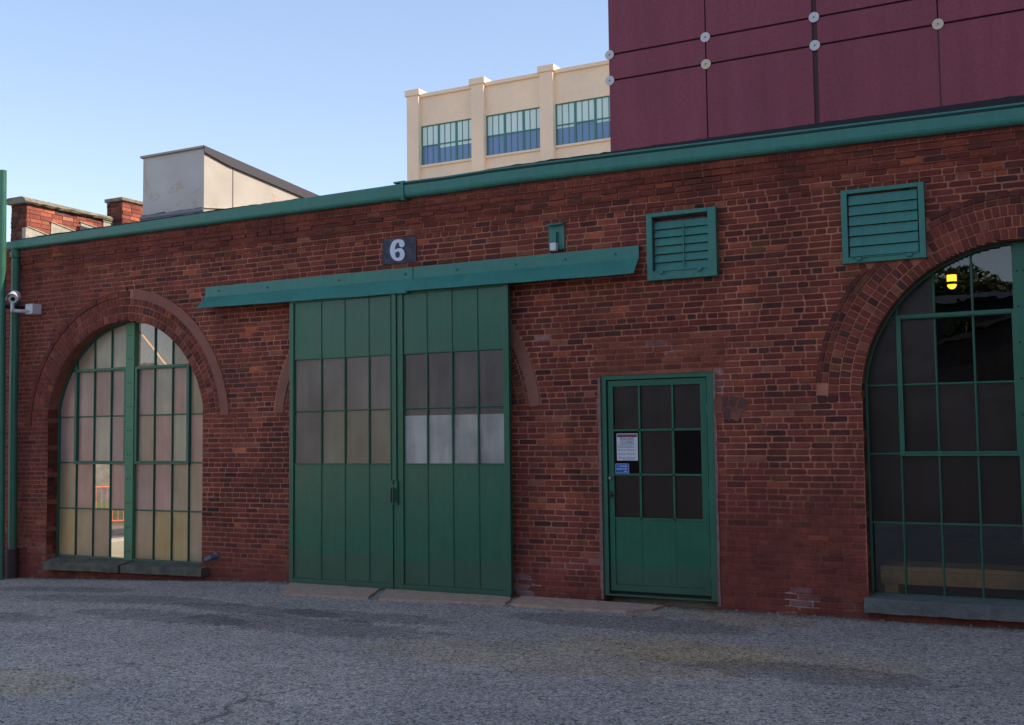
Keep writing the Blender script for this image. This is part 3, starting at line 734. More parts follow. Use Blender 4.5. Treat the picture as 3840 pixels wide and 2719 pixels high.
# ---------------------------------------------------------------- small door
pdo = empty('entrance_door'); pdo.parent = building; tag(pdo, 'single green door with nine small panes and posted notices')
f = MB(); f.box(-4.636,-4.583,.012,.14,-.05,2.234); f.box(-3.482,-3.408,.012,.14,-.05,2.234); f.box(-4.583,-3.482,.012,.14,2.185,2.234)
f.box(-4.583,-4.570,.10,.14,-.05,2.185); f.box(-4.57,-3.485,.10,.14,2.175,2.185); f.box(-4.636,-3.408,.012,.16,-.062,-.045)
f.build('door_frame', M_FRAME, pdo, bevel=.002)
f = MB(); y0, y1 = .035, .075
f.box(-4.572,-4.515,y0,y1,-.012,2.176); f.box(-3.560,-3.492,y0,y1,-.012,2.176); f.box(-4.515,-3.560,y0,y1,2.113,2.176); f.box(-4.515,-3.560,y0,y1,-.012,.055)
f.box(-4.515,-3.560,y0+.012,y1-.012,.055,.735)
for z in (.737,1.192,1.655): f.box(-4.515,-3.560,y0+.004,y1-.006,z-.011,z+.011)
for x in (-4.222,-3.858):
    f.box(x-.011,x+.011,y0+.004,y1-.006,.726,2.113); f.box(x-.004,x+.004,y0+.009,y0+.012,.055,.73)
f.box(-4.50,-3.575,y0+.004,y0+.012,.058,.068)
f.build('door_leaf', M_GREEN, pdo, bevel=.002)
gl = MB(); xs = [-4.515,-4.222,-3.858,-3.56]; zs = [.737,1.192,1.655,2.113]; ty = ['DDD','TDT','DDD']
for r in range(3):
    for k in range(3):
        t = ty[2-r][k]; f_ = [(xs[k],.058,zs[r]),(xs[k+1],.058,zs[r]),(xs[k+1],.059,zs[r+1]),(xs[k],.059,zs[r+1])]
        gl.face(f_, mi=GI[t])
        if t == 'D': gl.face([(a,b+.005,c_2) for a,b,c_2 in reversed(f_)], mi=GI[t])
gl.build('door_glass', GL, pdo, recalc=False)
h = MB(); h.tube([(-4.552,.035,1.157),(-4.552,.005,1.157)], .016, 12); h.build('door_lock', mat('dull_steel', (.3,.29,.3), .4, .6), pdo)
h = MB(); h.tube([(-4.548,.035,.985),(-4.548,-.02,.985),(-4.50,-.025,.985),(-4.46,-.02,.988)], .008, 8); h.box(-4.562,-4.534,.030,.035,.95,1.02); h.build('door_handle', M_IRON, pdo)
for z in (1.86,1.0,.2):
    h = MB(); h.tube([(-3.487,.022,z-.05),(-3.487,.022,z+.05)], .009, 8); h.box(-3.545,-3.43,.031,.036,z-.006,z+.006); h.build('hinge', M_GREEN, pdo)
mb = MB(); mb.box(-4.57,-3.49,.06,.12,-.044,-.013); mb.build('door_gap_shade', M_DARK, pdo)  # dark strip paints the shaded gap under the leaf

# closed notice and blue sticker taped inside the pane
nt_ = empty('closed_notice'); tag(nt_, 'white paper notice reading building closed taped on the door pane', 'sign')
mb = MB(); mb.box(-4.485,-4.250,.050,.0515,1.338,1.620); mb.build('paper', M_PAPER, nt_)
mb = MB(); mb.box(-4.479,-4.256,.0492,.0498,1.598,1.612,mi=0); mb.box(-4.479,-4.256,.0492,.0498,1.582,1.598,mi=1); mb.build('header_band', [M_INK, M_RED], nt_)
text('lettering', 'BUILDING', .036, -4.368, .0494, 1.553, M_INK, nt_, .95); text('lettering', 'CLOSED', .046, -4.368, .0494, 1.514, M_INK, nt_, .92)
mb = MB(); rr = random.Random(3)
for z, w_ in ((1.500,.19),(1.490,.14),(1.478,.20),(1.470,.17)):
    x = -4.468
    while x < -4.468+w_: l = rr.uniform(.01,.03); mb.box(x,x+l,.0492,.0497,z,z+.0038); x += l+.004
for z in (1.455,1.415,1.375):
    for x0 in (-4.465,-4.365):
        mb.box(x0,x0+.012,.0492,.0497,z-.014,z)
        for q in range(3):
            x = x0+.02
            while x < x0+.08: l = rr.uniform(.006,.02); mb.box(x,min(x+l,x0+.085),.0492,.0496,z-.004-q*.007,z-.0015-q*.007); x += l+.004
mb.box(-4.42,-4.30,.0492,.0497,1.348,1.351); mb.build('small_print', M_INK, nt_)
st = empty('blue_sticker'); tag(st, 'small blue sticker with white writing below the closed notice', 'sticker')
mb = MB(); mb.box(-4.505,-4.353,.050,.0515,1.206,1.305,mi=1); mb.box(-4.501,-4.357,.0492,.0499,1.210,1.301,mi=0); mb.build('sticker_face', [M_BLUE, M_WHITE], st)
mb = MB(); mb.tube([(-4.478,.0490,1.279),(-4.478,.0485,1.279)], .010, 14); mb.build('sticker_logo', M_CYAN, st)
mb = MB()
for z, xa, xb in ((1.274,-4.455,-4.368),(1.246,-4.492,-4.372),(1.219,-4.408,-4.374)):
    x = xa
    while x < xb: l = rr.uniform(.006,.014); mb.box(x,min(x+l,xb),.0488,.0491,z,z+.009); x += l+.003
mb.build('sticker_writing', M_WHITE, st)

# ---------------------------------------------------------------- louvred vents
def louvre(x0, x1, z0, z1, ix0, ix1, iz0, iz1, n, flush, label, rod):
    v = empty('louvre_vent'); tag(v, label, 'vent', 'green louvred vents high on the brick wall')
    mb = MB(); y0 = -.05 if flush else -.075
    mb.box(x0,ix0,y0,.0,z0,z1); mb.box(ix1,x1,y0,.0,z0,z1); mb.box(ix0,ix1,y0,.0,iz1,z1); mb.box(ix0,ix1,y0,.0,z0,iz0)
    mb.box(x0-.004,x1+.004,y0-.002,-.006,z0-.004,z0+.006)
    mb.build('vent_frame', M_TEAL, v, bevel=.004)
    mb = MB(); mb.box(ix0,ix1,-.004,.0,iz0,iz1); mb.build('vent_back', M_DARK, v)
    gap = .018 if flush else .045; hgt = (iz1-iz0-gap)/n
    for k in range(n):
        zt = iz1-gap-k*hgt; yb = -.036 if flush else -.028
        s = MB(); s.prism([(yb+.014,zt-.002),(yb+.018,zt),(yb-.001,zt-hgt+.005),(yb-.006,zt-hgt+.006)], 0, ix0+.012, ix1-.012); s.build('vent_slat', M_TEAL, v)
    if rod:
        s = MB(); xm = (ix0+ix1)/2+.03
        s.box(xm-.006,xm+.006,-.046,-.038,iz0+.03,iz1-.10); s.build('control_rod', M_TEAL, v)
    s = MB()
    for x in (ix0+.10, ix1-.09): s.box(x-.022,x+.022,y0-.022,y0+.01,iz0-.035,iz0-.005)
    s.box(ix0+.02,ix1-.02,y0-.01,y0,iz0-.012,iz0-.002)
    s.build('vent_latch', M_TEAL, v, bevel=.003)
louvre(-4.062,-3.318,3.193,3.890,-4.000,-3.405,3.285,3.848,6,False,'recessed green louvre vent above the small entrance door',True)
louvre(-2.092,-1.338,3.208,3.912,-2.035,-1.393,3.262,3.872,6,True,'flush green louvre vent beside the right arched window',False)

# ---------------------------------------------------------------- number plaque
pl = empty('number_sign'); tag(pl, 'black painted square on brick with a white number six', 'sign')
mb = MB(); mb.prism([(-7.393,3.643),(-6.925,3.643),(-6.925,3.940),(-7.393,3.940)], 1, -.018, -.004); mb.build('sign_panel', M_PLAQUE, pl)
def pm(px, py):
    x = -7.393+(px-640)/960*.469; z = 3.940-(py-(375-.094*(px-640)))/715*.297; return (x, z)
outer = [(1120,370),(1180,375),(1230,395),(1265,435),(1282,490),(1275,545),(1245,585),(1195,598),(1150,575),(1125,535),(1125,500),(1135,475),(1110,462),(1075,465),(1045,490),(1025,540),(1012,600),(1005,668),(1040,645),(1090,625),(1150,617),(1200,630),(1245,670),(1270,720),(1282,780),(1275,850),(1245,915),(1200,960),(1140,982),(1080,985),(1010,970),(950,930),(905,870),(875,790),(858,700),(865,610),(890,520),(935,440),(990,395),(1050,373)]
hole = [(1090,712),(1040,730),(1010,770),(1015,830),(1035,885),(1070,893),(1115,888),(1140,850),(1150,780),(1130,735)]
polymesh('numeral', [[pm(*p) for p in outer],[pm(*p) for p in hole]], -.0185, -.0215, M_NUM, pl)

# ---------------------------------------------------------------- wall lamp box
lb = empty('wall_lamp'); tag(lb, 'small green hooded backplate with a white lamp head above the track cover', 'lamp')
mb = MB(); mb.box(-5.212,-5.024,-.018,-.002,3.618,3.905); mb.prism([(-.01,3.915),(-.075,3.893),(-.078,3.882),(-.01,3.900)], 0, -5.216, -5.018); mb.build('backplate', M_TEAL, lb, bevel=.003)
mb = MB(); mb.box(-5.178,-5.105,-.055,-.018,3.70,3.812); mb.build('junction_box', M_TEAL, lb, bevel=.003)
mb = MB(); mb.box(-5.170,-5.094,-.085,-.020,3.600,3.690); mb.build('lamp_head', M_WHITE, lb, bevel=.010)
mb = MB(); mb.tube([(-5.09,-.05,3.62),(-5.07,-.03,3.605),(-5.045,-.02,3.625)], .004, 6); mb.build('cable', M_DARK, lb)

# ---------------------------------------------------------------- security camera
cc = empty('security_camera'); tag(cc, 'white security camera on a bracket beside the green downspout', 'camera')
mb = MB(); mb.box(-13.40,-13.25,-.17,-.008,3.415,3.56); mb.build('mount_box', M_WHITE, cc, bevel=.01)
mb = MB(); mb.tube([(-13.33,-.16,3.455),(-13.38,-.26,3.45),(-13.44,-.34,3.455)], .024, 10); mb.tube([(-13.44,-.345,3.435),(-13.44,-.345,3.57)], .026, 10); mb.build('bracket_arm', M_WHITE, cc, smooth=True)
# body: tilted cylinder with a curved sun shield over it
ctr = Vector((-13.42,-.34,3.635)); dirv = Vector((.56,-.72,-.40)).normalized(); uu = dirv.cross(Vector((0,0,1))).normalized(); vv = uu.cross(dirv)
mb = MB(); mb.tube([ctr-dirv*.09, ctr+dirv*.06], .062, 20); mb.build('camera_body', M_WHITE, cc, smooth=False)
mb = MB(); mb.tube([ctr+dirv*.061, ctr+dirv*.068], .030, 16); mb.build('lens', M_BLACKLENS, cc)
mb = MB(); n = 16
for k in range(n):
    a0, a1 = math.pi*(-.04+1.08*k/n), math.pi*(-.04+1.08*(k+1)/n)
    def P(a, t, r): return ctr + dirv*t + (uu*math.cos(a)+vv*math.sin(a)*1.05)*r
    for (t0, r0, t1, r1) in ((-.12,.055,-.08,.078),(-.08,.078,.10,.084)):
        q = [P(a0,t0,r0),P(a1,t0,r0),P(a1,t1,r1),P(a0,t1,r1)]; mb.face(q); mb.face([P(a0,t0,r0-.004),P(a1,t0,r0-.004),P(a1,t1,r1-.004),P(a0,t1,r1-.004)])
    mb.face([P(a0,.10,.084),P(a1,.10,.084),P(a1,.10,.080),P(a0,.10,.080)])
mb.build('sun_shield', M_WHITE, cc, smooth=False)

# ---------------------------------------------------------------- pole and pipe stub
po = empty('green_pole'); tag(po, 'tall green pipe standing beside the downspout, rising above the roof', 'pole')
mb = MB(); mb.tube([(-13.635,-.3,-.36),(-13.75,-.3,5.50)], .047, 16); mb.build('pole_shaft', M_PIPE, po)
mb = MB(); mb.box(-13.78,-13.62,-.26,-.02,3.52,3.56); mb.build('wall_bracket', M_IRON, po)
mb = MB(); mb.tube([(-13.74,-.3,4.95),(-14.2,-.3,4.95)], .03, 10); mb.build('side_arm', M_PIPE, po)
ps = empty('pipe_stub'); tag(ps, 'short grey pipe stub sticking out beside the cracked sill', 'pipe')
mb = MB(); mb.tube([(-9.97,.0,.13),(-9.99,-.08,.12),(-10.03,-.13,.085)], .036, 14, mi=0); mb.tube([(-10.0302,-.1302,.0848),(-10.033,-.134,.081)], .027, 12, mi=1); mb.tube([(-9.97,-.008,.13),(-9.97,.005,.13)], .05, 14, mi=0); mb.build('elbow', [mat('grey_conduit', (.15,.17,.22), .45, .4), M_DARK], ps)

# ---------------------------------------------------------------- parapet, chimney
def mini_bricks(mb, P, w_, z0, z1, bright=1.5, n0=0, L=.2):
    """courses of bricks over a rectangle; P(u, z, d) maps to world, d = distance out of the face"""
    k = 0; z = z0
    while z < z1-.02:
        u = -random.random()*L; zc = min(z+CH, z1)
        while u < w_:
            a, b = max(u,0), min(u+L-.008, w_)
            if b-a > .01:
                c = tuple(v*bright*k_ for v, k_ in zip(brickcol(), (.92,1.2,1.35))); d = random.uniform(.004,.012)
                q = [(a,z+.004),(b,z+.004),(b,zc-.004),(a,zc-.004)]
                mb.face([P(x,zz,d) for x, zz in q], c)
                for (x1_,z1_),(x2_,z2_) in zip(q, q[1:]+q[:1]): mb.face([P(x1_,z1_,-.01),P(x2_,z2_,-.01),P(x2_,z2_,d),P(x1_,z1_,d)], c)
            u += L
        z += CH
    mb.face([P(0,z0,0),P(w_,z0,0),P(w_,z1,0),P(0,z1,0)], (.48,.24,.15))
pa = empty('parapet'); pa.parent = building; tag(pa, 'old brick parapet at the left end with lichen covered coping')
mb = MB(); mb.box(-14.33,-14.02,.32,7.8,4.3,5.155,(.1,.04,.035))
mini_bricks(mb, lambda u, z, d: (-14.01+d, .31+u, z), 7.4, 4.45, 5.165, 1.9)  # sunlit side: sunlight painted in as brighter brick colour
mini_bricks(mb, lambda u, z, d: (-14.34+u, .31-d, z), .33, 4.3, 5.165, .75)  # front face: shade painted in as darker brick colour
mb.build('parapet_bricks', M_BRICK, pa)
mb = MB(); n = 90
for k in range(n):
    a, b = .24+7.5*k/n, .24+7.5*(k+1)/n
    def P(y):
        e = .02*N(y,0,4,1)+.012*N(y,0,15,2); g_ = .018*N(y,1,6,4)+.01*N(y,1,19,4); zt = 5.262-.012*y+.006*N(y,2,9,3)
        return [(-14.39+e,5.17),(-13.965+e,5.155+g_),(-13.945+g_,5.185+e),(-13.975+g_,5.225+e*.5),(-14.03,zt),(-14.36,zt)]
    p, q = P(a), P(b); i = len(mb.v); mb.v += [(t[0],a,t[1]) for t in p]+[(t[0],b,t[1]) for t in q]
    for u in range(6): mb.f.append((i+u,i+(u+1)%6,i+6+(u+1)%6,i+6+u)); mb.c.append(None); mb.m.append(0)
    if k == 0: mb.f.append(tuple(i+u for u in range(6))); mb.c.append(None); mb.m.append(0)
mb.build('coping', M_COPING, pa)
# stepped pale flashing
mb = MB()
for k, (y0, y1, z0, z1) in enumerate(((.30,.72,4.82,4.74),(.72,1.27,4.96,4.87),(1.27,1.72,5.05,5.00),(1.72,2.4,5.14,5.12))):
    mb.prism([(y0,4.4),(y1,4.4),(y1,z1),(y0+.02,z0)], 0, -13.998, -13.985)
    mb.prism([(y0,z0-.012),(y1,z1-.014),(y1,z1),(y0,z0)], 0, -13.99, -13.972)
mb.box(-14.05,-13.97,.27,.32,4.5,4.79)
mb.build('flashing', M_FLASH, pa)
ch = empty('chimney'); ch.parent = building
mb = MB(); mb.box(-14.12,-13.80,1.95,2.42,4.4,5.47,(.1,.04,.035))
mini_bricks(mb, lambda u, z, d: (-13.79+d, 1.94+u, z), .5, 4.5, 5.48, 2.2); mini_bricks(mb, lambda u, z, d: (-14.13+u, 1.94-d, z), .34, 4.5, 5.48, .9)  # sun painted brighter on the side bricks, shade darker on the front
mb.build('chimney_bricks', M_BRICK, ch)
mb = MB(); n = 8
mb.box(-14.16,-13.755,1.90,2.47,5.475,5.535)
mb.build('chimney_cap', M_COPING, ch, bevel=.012)

# ---------------------------------------------------------------- roof hood
rh = empty('roof_hood'); tag(rh, 'white sheet metal wedge shaped vent hood on the roof', 'roof vent')
def metal_b(t, b):
    f = noi(t, 2.2, 4, .5); k = mix(t, ramp(t, f, .3, .7), (.54,.50,.45), (.62,.58,.52))
    st_ = ramp(t, noi(t, 1.5, 4, .5, dist=.8), .58, .60); st2 = ramp(t, noi(t, 1.5, 4, .5, dist=.8), .605, .62, (1,1,1), (0,0,0))
    s = mix(t, 1, st_, st2, 'MULTIPLY'); s = mix(t, 1, s, (.6,.6,.6), 'MULTIPLY')
    k = mix(t, s, k, (.50,.36,.22))
    t.links.new(k, b.inputs['Base Color']); bump(t, b, noi(t, 1.6, 2, .5), .5, .05)
M_HOOD = mat('cream_sheet_metal', (.65,.62,.57), .42, build=metal_b)
x0, x1 = -12.875, -11.63
mb = MB()
def TZ(y): return 5.955-(y-1.5)*.086
def BZ(y): return 5.055+(y-1.5)*.155
# front with a shallow diagonal fold, right side with seam folds
A0, A1, A2, A3 = (x0,1.5,5.045),(x1,1.5,5.055),(x1,1.5,TZ(1.5)),(x0,1.5,TZ(1.5)+.005)
Cc = (-12.25,1.485,5.40)
mb.face([A0,A1,Cc]); mb.face([A1,A2,Cc]); mb.face([A2,A3,Cc]); mb.face([A3,A0,Cc])
for ya, yb in ((1.5,2.12),(2.12,5.0)):
    ym = (ya+yb)/2
    zc = (x1+.012, ya+.1*(yb-ya), TZ(ya)-.25)
    q = [(x1,ya,BZ(ya)),(x1,yb,BZ(yb)),(x1,yb,TZ(yb)),(x1,ya,TZ(ya))]
    mb.face([q[0],q[1],q[3]]) ; mb.face([q[1],q[2],q[3]])
mb.face([(x0,1.5,BZ(1.5)),(x0,5,BZ(5)),(x0,5,TZ(5)),(x0,1.5,TZ(1.5))]); mb.face([(x0,5,4.5),(x1,5,4.5),(x1,5,TZ(5)),(x0,5,TZ(5))])
mb.build('hood_body', M_HOOD, rh)
mb = MB()
mb.face([(x0-.03,1.46,TZ(1.5)+.03),(x1+.02,1.46,TZ(1.5)+.03),(x1+.02,5,TZ(5)+.03),(x0-.03,5,TZ(5)+.03)]); mb.face([(x0-.03,1.46,TZ(1.5)+.0),(x1+.02,1.46,TZ(1.5)+.0),(x1+.02,1.46,TZ(1.5)+.03),(x0-.03,1.46,TZ(1.5)+.03)])
mb.face([(x0-.03,1.46,TZ(1.5)+.0),(x1+.02,1.46,TZ(1.5)+.0),(x1+.02,5,TZ(5)),(x0-.03,5,TZ(5))])
mb.build('hood_lid', mat('brownish_lid_edge', (.38,.33,.29), .5, .2), rh)
mb = MB(); mb.prism([(1.47,TZ(1.5)+.026),(1.47,TZ(1.5)-.07),(2.0,TZ(2.0)-.12),(5,TZ(5)-.12),(5,TZ(5)+.026)], 0, x1+.021, x1+.035); mb.build('side_trim', mat('dark_trim', (.09,.085,.10), .6), rh)
mb = MB(); mb.box(x0-.02,x1+.01,1.47,1.49,4.45,5.05); mb.box(x0-.03,x1+.02,1.455,1.47,5.0,5.02); mb.build('curb', mat('grey_flashing', (.20,.21,.24), .5, .3), rh)
mb = MB(); mb.prism([(1.492,4.45),(5,4.45),(5,BZ(5)-.09),(1.492,5.045)], 0, x1-.02, x1+.002); mb.prism([(1.5,5.045),(5,5.585),(5,5.598),(1.5,5.058)], 0, x1-.01, x1+.022); mb.build('side_curb', M_HOOD, rh)
mb = MB(); mb.box(x1,x1+.008,2.112,2.128,BZ(2.1),TZ(2.12)-.01); mb.build('seam', mat('seam_grey', (.22,.2,.19), .6), rh)
mb = MB(); rr = random.Random(5)
for k in range(60):
    t = rr.random(); x = x0+.02+t*1.2; h_ = .02+.03*abs(N(x,0,6,2)) ; mb.box(x-.018,x+.018,1.484,1.4975,5.045,5.05+h_*(.3+abs(N(x,0,2.2,6))*1.6))
mb.build('moss_line', mat('black_grime', (.03,.03,.025), .95), rh)

# ---------------------------------------------------------------- maroon building
ma = empty('maroon_building'); tag(ma, 'tall windowless maroon panel building rising behind the brick roof', 'building')
YM = 13.0; xe = -9.86; XS = [xe,-7.498,-5.068,-2.572,-.09,2.4,4.87,7.35,9.8]; ZS = [2.0,4.5,7.0,9.94,10.56,13.2]
mb = MB()
for i_ in range(len(XS)-1):
    for j_ in range(len(ZS)-1):
        gx0 = .055 if abs(XS[i_]+5.068) < .01 else (.014 if i_ else 0); gx1 = .055 if abs(XS[i_+1]+5.068) < .01 else .014
        mb.box(XS[i_]+gx0, XS[i_+1]-gx1, YM, YM+.12, ZS[j_]+.022, ZS[j_+1]-.022)
mb.build('wall_panels', M_MAROON, ma, bevel=.006)
mb = MB(); mb.box(xe+.03,XS[-1],YM+.045,YM+.2,0,13.2,mi=0); mb.box(-5.13,-5.0,YM+.03,YM+.044,0,13.2,mi=1); mb.box(-2.59,-2.555,YM+.006,YM+.04,0,9.9,mi=1); mb.build('joint_backing', [M_JOINT, M_JOINT2], ma)
mb = MB(); mb.box(xe+.02,XS[-1],YM+.21,YM+14,0,13.18); mb.build('wall_core', M_MAROON, ma)
mb = MB(); mb.box(xe,xe+.06,YM+.121,YM+14,0,13.2); mb.build('side_wall', M_MAROON, ma)
dp = None
for j_, z in enumerate((9.94,10.56)):
    for i_, x in enumerate(XS[:-1]):
        cm = M_DISC2 if (z < 10 and i_ in (1,3)) else M_DISC
        xx = x+(.02 if i_ == 0 else 0)
        mb = MB(); mb.tube([(xx,YM-.004,z),(xx,YM-.022,z)], .112, 28, mi=0); mb.tube([(xx,YM-.022,z),(xx,YM-.034,z)], .016, 8, mi=1); mb.tube([(xx-.035,YM-.021,z-.03),(xx-.035,YM-.026,z-.03)], .006, 6, mi=1)
        mb.build('fixing_disc', [cm, M_IRON], ma)
tw = empty('added_shade_block'); tag(tw, 'unseen tall block added at the right to shade the yard', 'building')
mb = MB(); mb.box(12,22,-18,4.9,-.5,30); mb.build('shade_block_wall', M_MAROON, tw)  # block added out of view to keep the sun off the yard
mb = MB(); mb.box(11.9,22.1,-18.1,5.0,30,30.3); mb.build('shade_block_top', M_JOINT2, tw)

# ---------------------------------------------------------------- tan building
ta = empty('tan_building'); tag(ta, 'tan stucco industrial building with green framed windows far behind', 'building')
YT = 58.0; PX = [-44.93+5.56*k for k in range(9)]; PW = 1.02
mb = MB()
for k in range(8):
    a, b = PX[k]+PW, PX[k+1]
    mb.box(a,b,YT+.35,YT+.8,24.84,27.0); mb.box(a,b,YT+.35,YT+.8,18.3,21.82)
    mb.box(a,b,YT+.35,YT+.8,11.5,15.3); mb.box(a,b,YT+.35,YT+.8,0,8.5)
    for z in (21.82,15.3): pass
mb.box(PX[0]+.02,PX[8],YT+1.6,YT+14,0,26.6); mb.build('wall', M_TAN, ta)
for k in range(8):
    a, b = PX[k]+PW, PX[k+1]
    mb = MB(); mb.box(a,b,YT+.20,YT+.85,27.0,27.28); mb.build('coping', M_TAN2, ta, bevel=.02)
    for z_ in (21.68, 15.16): mb = MB(); mb.box(a,b,YT+.22,YT+.8,z_,z_+.18); mb.build('sill', M_TAN2, ta, bevel=.02)
for k in range(9):
    p_ = MB(); p_.box(PX[k],PX[k]+PW,YT,YT+.9,0,27.15); p_.build('pilaster', M_TAN, ta)
    p_ = MB(); p_.box(PX[k]-.13,PX[k]+PW+.13,YT-.1,YT+1.05,27.15,27.62); p_.build('pilaster_cap', M_TAN2, ta, bevel=.03)
win_proto = None
for zz in (21.86, 15.34):
    for k in range(8):
        a, b = PX[k]+PW, PX[k+1]; W_ = b-a; H_ = 2.98
        wn = empty('window'); wn.parent = ta
        f = MB(); y = YT+.45
        f.box(a,b,y-.03,y+.08,zz,zz+.07); f.box(a,b,y-.03,y+.08,zz+H_-.07,zz+H_); f.box(a,a+.10,y-.03,y+.08,zz+.07,zz+H_-.07); f.box(b-.06,b,y-.03,y+.08,zz+.07,zz+H_-.07)
        for q in (1,2): xq = a+W_*q/3; f.box(xq-.085,xq+.085,y-.03,y+.08,zz+.07,zz+H_-.07)
        f.box(a+.1,b-.06,y-.02,y+.07,zz+1.40,zz+1.50)
        for q in range(3):
            for r in (1,2): xq = a+W_*q/3+W_/9*r; f.box(xq-.025,xq+.025,y-.012,y+.06,zz+.07,zz+H_-.07)
        f.build('window_frame', M_FARFRAME, wn)
        g_ = MB(); g_.box(a+.05,b-.05,y+.02,y+.03,zz+.04,zz+1.44,mi=0); g_.box(a+.05,b-.05,y+.02,y+.03,zz+1.44,zz+H_-.04,mi=1)
        rr = random.Random(k*7+int(zz))
        for q in range(3):
            h_ = rr.choice((0,.0,.18,.25))
            if h_: g_.box(a+W_*q/3+.1,a+W_*(q+1)/3-.1,y+.014,y+.019,zz+1.42-h_,zz+1.42,mi=1)
        g_.build('window_glass', [M_FARGLASS, M_BLINDGLASS], wn)

# ---------------------------------------------------------------- ground
def gz(x, y):
    if y > 0 and x > -14.4: return -.30
    if x > -9: return -.13
    if x > -14: return -.13-.19*(-9-x)/5
    return max(-.95, -.32-.058*(-14-x))
xs = sorted(set([-400,-200,-90,-60,-45,-35,-30,-27,-24,-21,-18,-16,-15,-14,-13,-12,-11,-10,-9,-8,8,30,80,200,400]))
ys = [-400,-150,-60,-30,-16,-11,-8,-6,-4,-2,-.02,.4,8,14,30,60,150,400]
mb = MB()
for i_ in range(len(xs)-1):
    for j_ in range(len(ys)-1):
        q = [(xs[i_],ys[j_]),(xs[i_+1],ys[j_]),(xs[i_+1],ys[j_+1]),(xs[i_],ys[j_+1])]
        mb.face([(a, b, gz(a, b)) for a, b in q])
gd = mb.build('asphalt_ground', M_ASPHALT); tag(gd, kind='structure')
# sandy stone threshold slabs
def thr(poly, label):
    mb = MB(); n = len(poly); r_ = random.Random(int(poly[0][0]*10))
    pts = []
    for k in range(n):
        a, b = poly[k], poly[(k+1)%n]; L = math.hypot(b[0]-a[0], b[1]-a[1]); m = max(1, int(L/.06))
        for q in range(m): t = q/m; pts.append((a[0]+(b[0]-a[0])*t+.012*N(a[0]+t*L*3,a[1],2.5,3), a[1]+(b[1]-a[1])*t+.022*N(a[0]+t*L*3,a[1],1.7,6)))
    mb.prism(pts, 2, -.16, -.105); o = mb.build('stone_slab', M_SAND); tag(o, label, 'stone slab', 'sandy threshold slabs before the sliding doors'); return o
thr([(-8.60,-.20),(-7.33,-.20),(-7.30,-.26),(-7.02,-.86),(-8.10,-.95),(-8.5,-.42)], 'leftmost sandy threshold slab under the left sliding door')
thr([(-7.24,-.20),(-5.66,-.20),(-5.60,-.25),(-5.47,-.64),(-6.2,-.75),(-6.88,-.86)], 'middle sandy threshold slab under the right sliding door')
thr([(-5.56,-.09),(-4.7,-.09),(-3.94,-.12),(-3.96,-.40),(-4.15,-.60),(-4.8,-.64),(-5.40,-.64)], 'longest sandy slab running toward the small door')

# ---------------------------------------------------------------- things inside
wb = empty('white_board'); tag(wb, 'white board leaning behind the lower panes of the right sliding door', 'board')
mb = MB(); mb.box(-7.03,-5.715,-.100,-.09,1.0,1.85); mb.build('board_face', mat('white_board_face', (.85,.87,.9), .5), wb)
bn = empty('wooden_bench'); tag(bn, 'yellow wooden bench inside the dark right window', 'bench')
M_WOOD = stone('yellow_wood', (.85,.47,.20), (.68,.36,.15), s=12)
mb = MB(); mb.box(-1.93,2.6,.5,1.0,.27,.31); mb.box(-1.93,2.6,.49,.52,.14,.268); mb.build('bench_top', M_WOOD, bn)
for x in (-1.9,.3,2.4):
    mb = MB(); mb.box(x,x+.12,.52,.95,.0,.268); mb.build('leg', M_WOOD, bn)
lp = empty('pendant_lamp'); tag(lp, 'lit yellow pendant lamp glowing inside the right arched window', 'lamp')
ME = bpy.data.materials.new('lamp_glow'); ME.use_nodes = True; t_ = ME.node_tree; t_.nodes.clear(); e_ = t_.nodes.new('ShaderNodeEmission'); e_.inputs[0].default_value = (1,.60,.05,1); e_.inputs[1].default_value = .9; o_ = t_.nodes.new('ShaderNodeOutputMaterial'); t_.links.new(e_.outputs[0], o_.inputs[0])
LX, LY = -1.395, 2.5
mb = MB(); mb.tube([(LX,LY,3.285),(LX,LY,3.36)], .052, 20); mb.build('lamp_housing', ME, lp)
mb = MB(); mb.tube([(LX,LY,3.258),(LX,LY,3.284)], [.06,.058], 20); mb.tube([(LX,LY,3.252),(LX,LY,3.258)], .072, 20); mb.build('lamp_rim', mat('lamp_metal', (.02,.02,.02), .4), lp)
mb = MB(); pr_ = [(.05*math.cos(a), -.05*math.sin(a)) for a in [math.pi/2*k/8 for k in range(9)]]; mb.tube([(LX,LY,3.251+z) for r, z in pr_], [max(r,.001) for r, z in pr_], 20); mb.build('lamp_globe', ME, lp)
mb = MB(); mb.tube([(LX,LY,3.36),(LX,LY,4.3)], .006, 6); mb.build('lamp_cord', M_DARK, lp)

# ---------------------------------------------------------------- yard beyond the end wall, seen through clear panes
M_ORANGE = mat('orange_barrier_paint', (.85,.16,.05), .45)
def barrier(cx, cy, ang, z):
    o = empty('crowd_barrier'); ca, sa = math.cos(ang), math.sin(ang)
    P = lambda u, h, d=0: (cx+ca*u-sa*d, cy+sa*u+ca*d, z+h)
    mb = MB(); mb.tube([P(-1.1,.12),P(-1.1,1.15),P(1.1,1.15),P(1.1,.12),P(-1.1,.12)], .035, 8); mb.build('rail_frame', M_ORANGE, o)
    mb = MB(); 
    for k in range(1,14): u = -1.1+2.2*k/14; mb.tube([P(u,.12),P(u,1.15)], .012, 6)
    mb.build('uprights', M_ORANGE, o)
    for u in (-.9,.9): mb = MB(); mb.tube([P(u,.02,-.3),P(u,.1,0),P(u,.02,.3)], .02, 6); mb.build('foot', M_ORANGE, o)
    return o
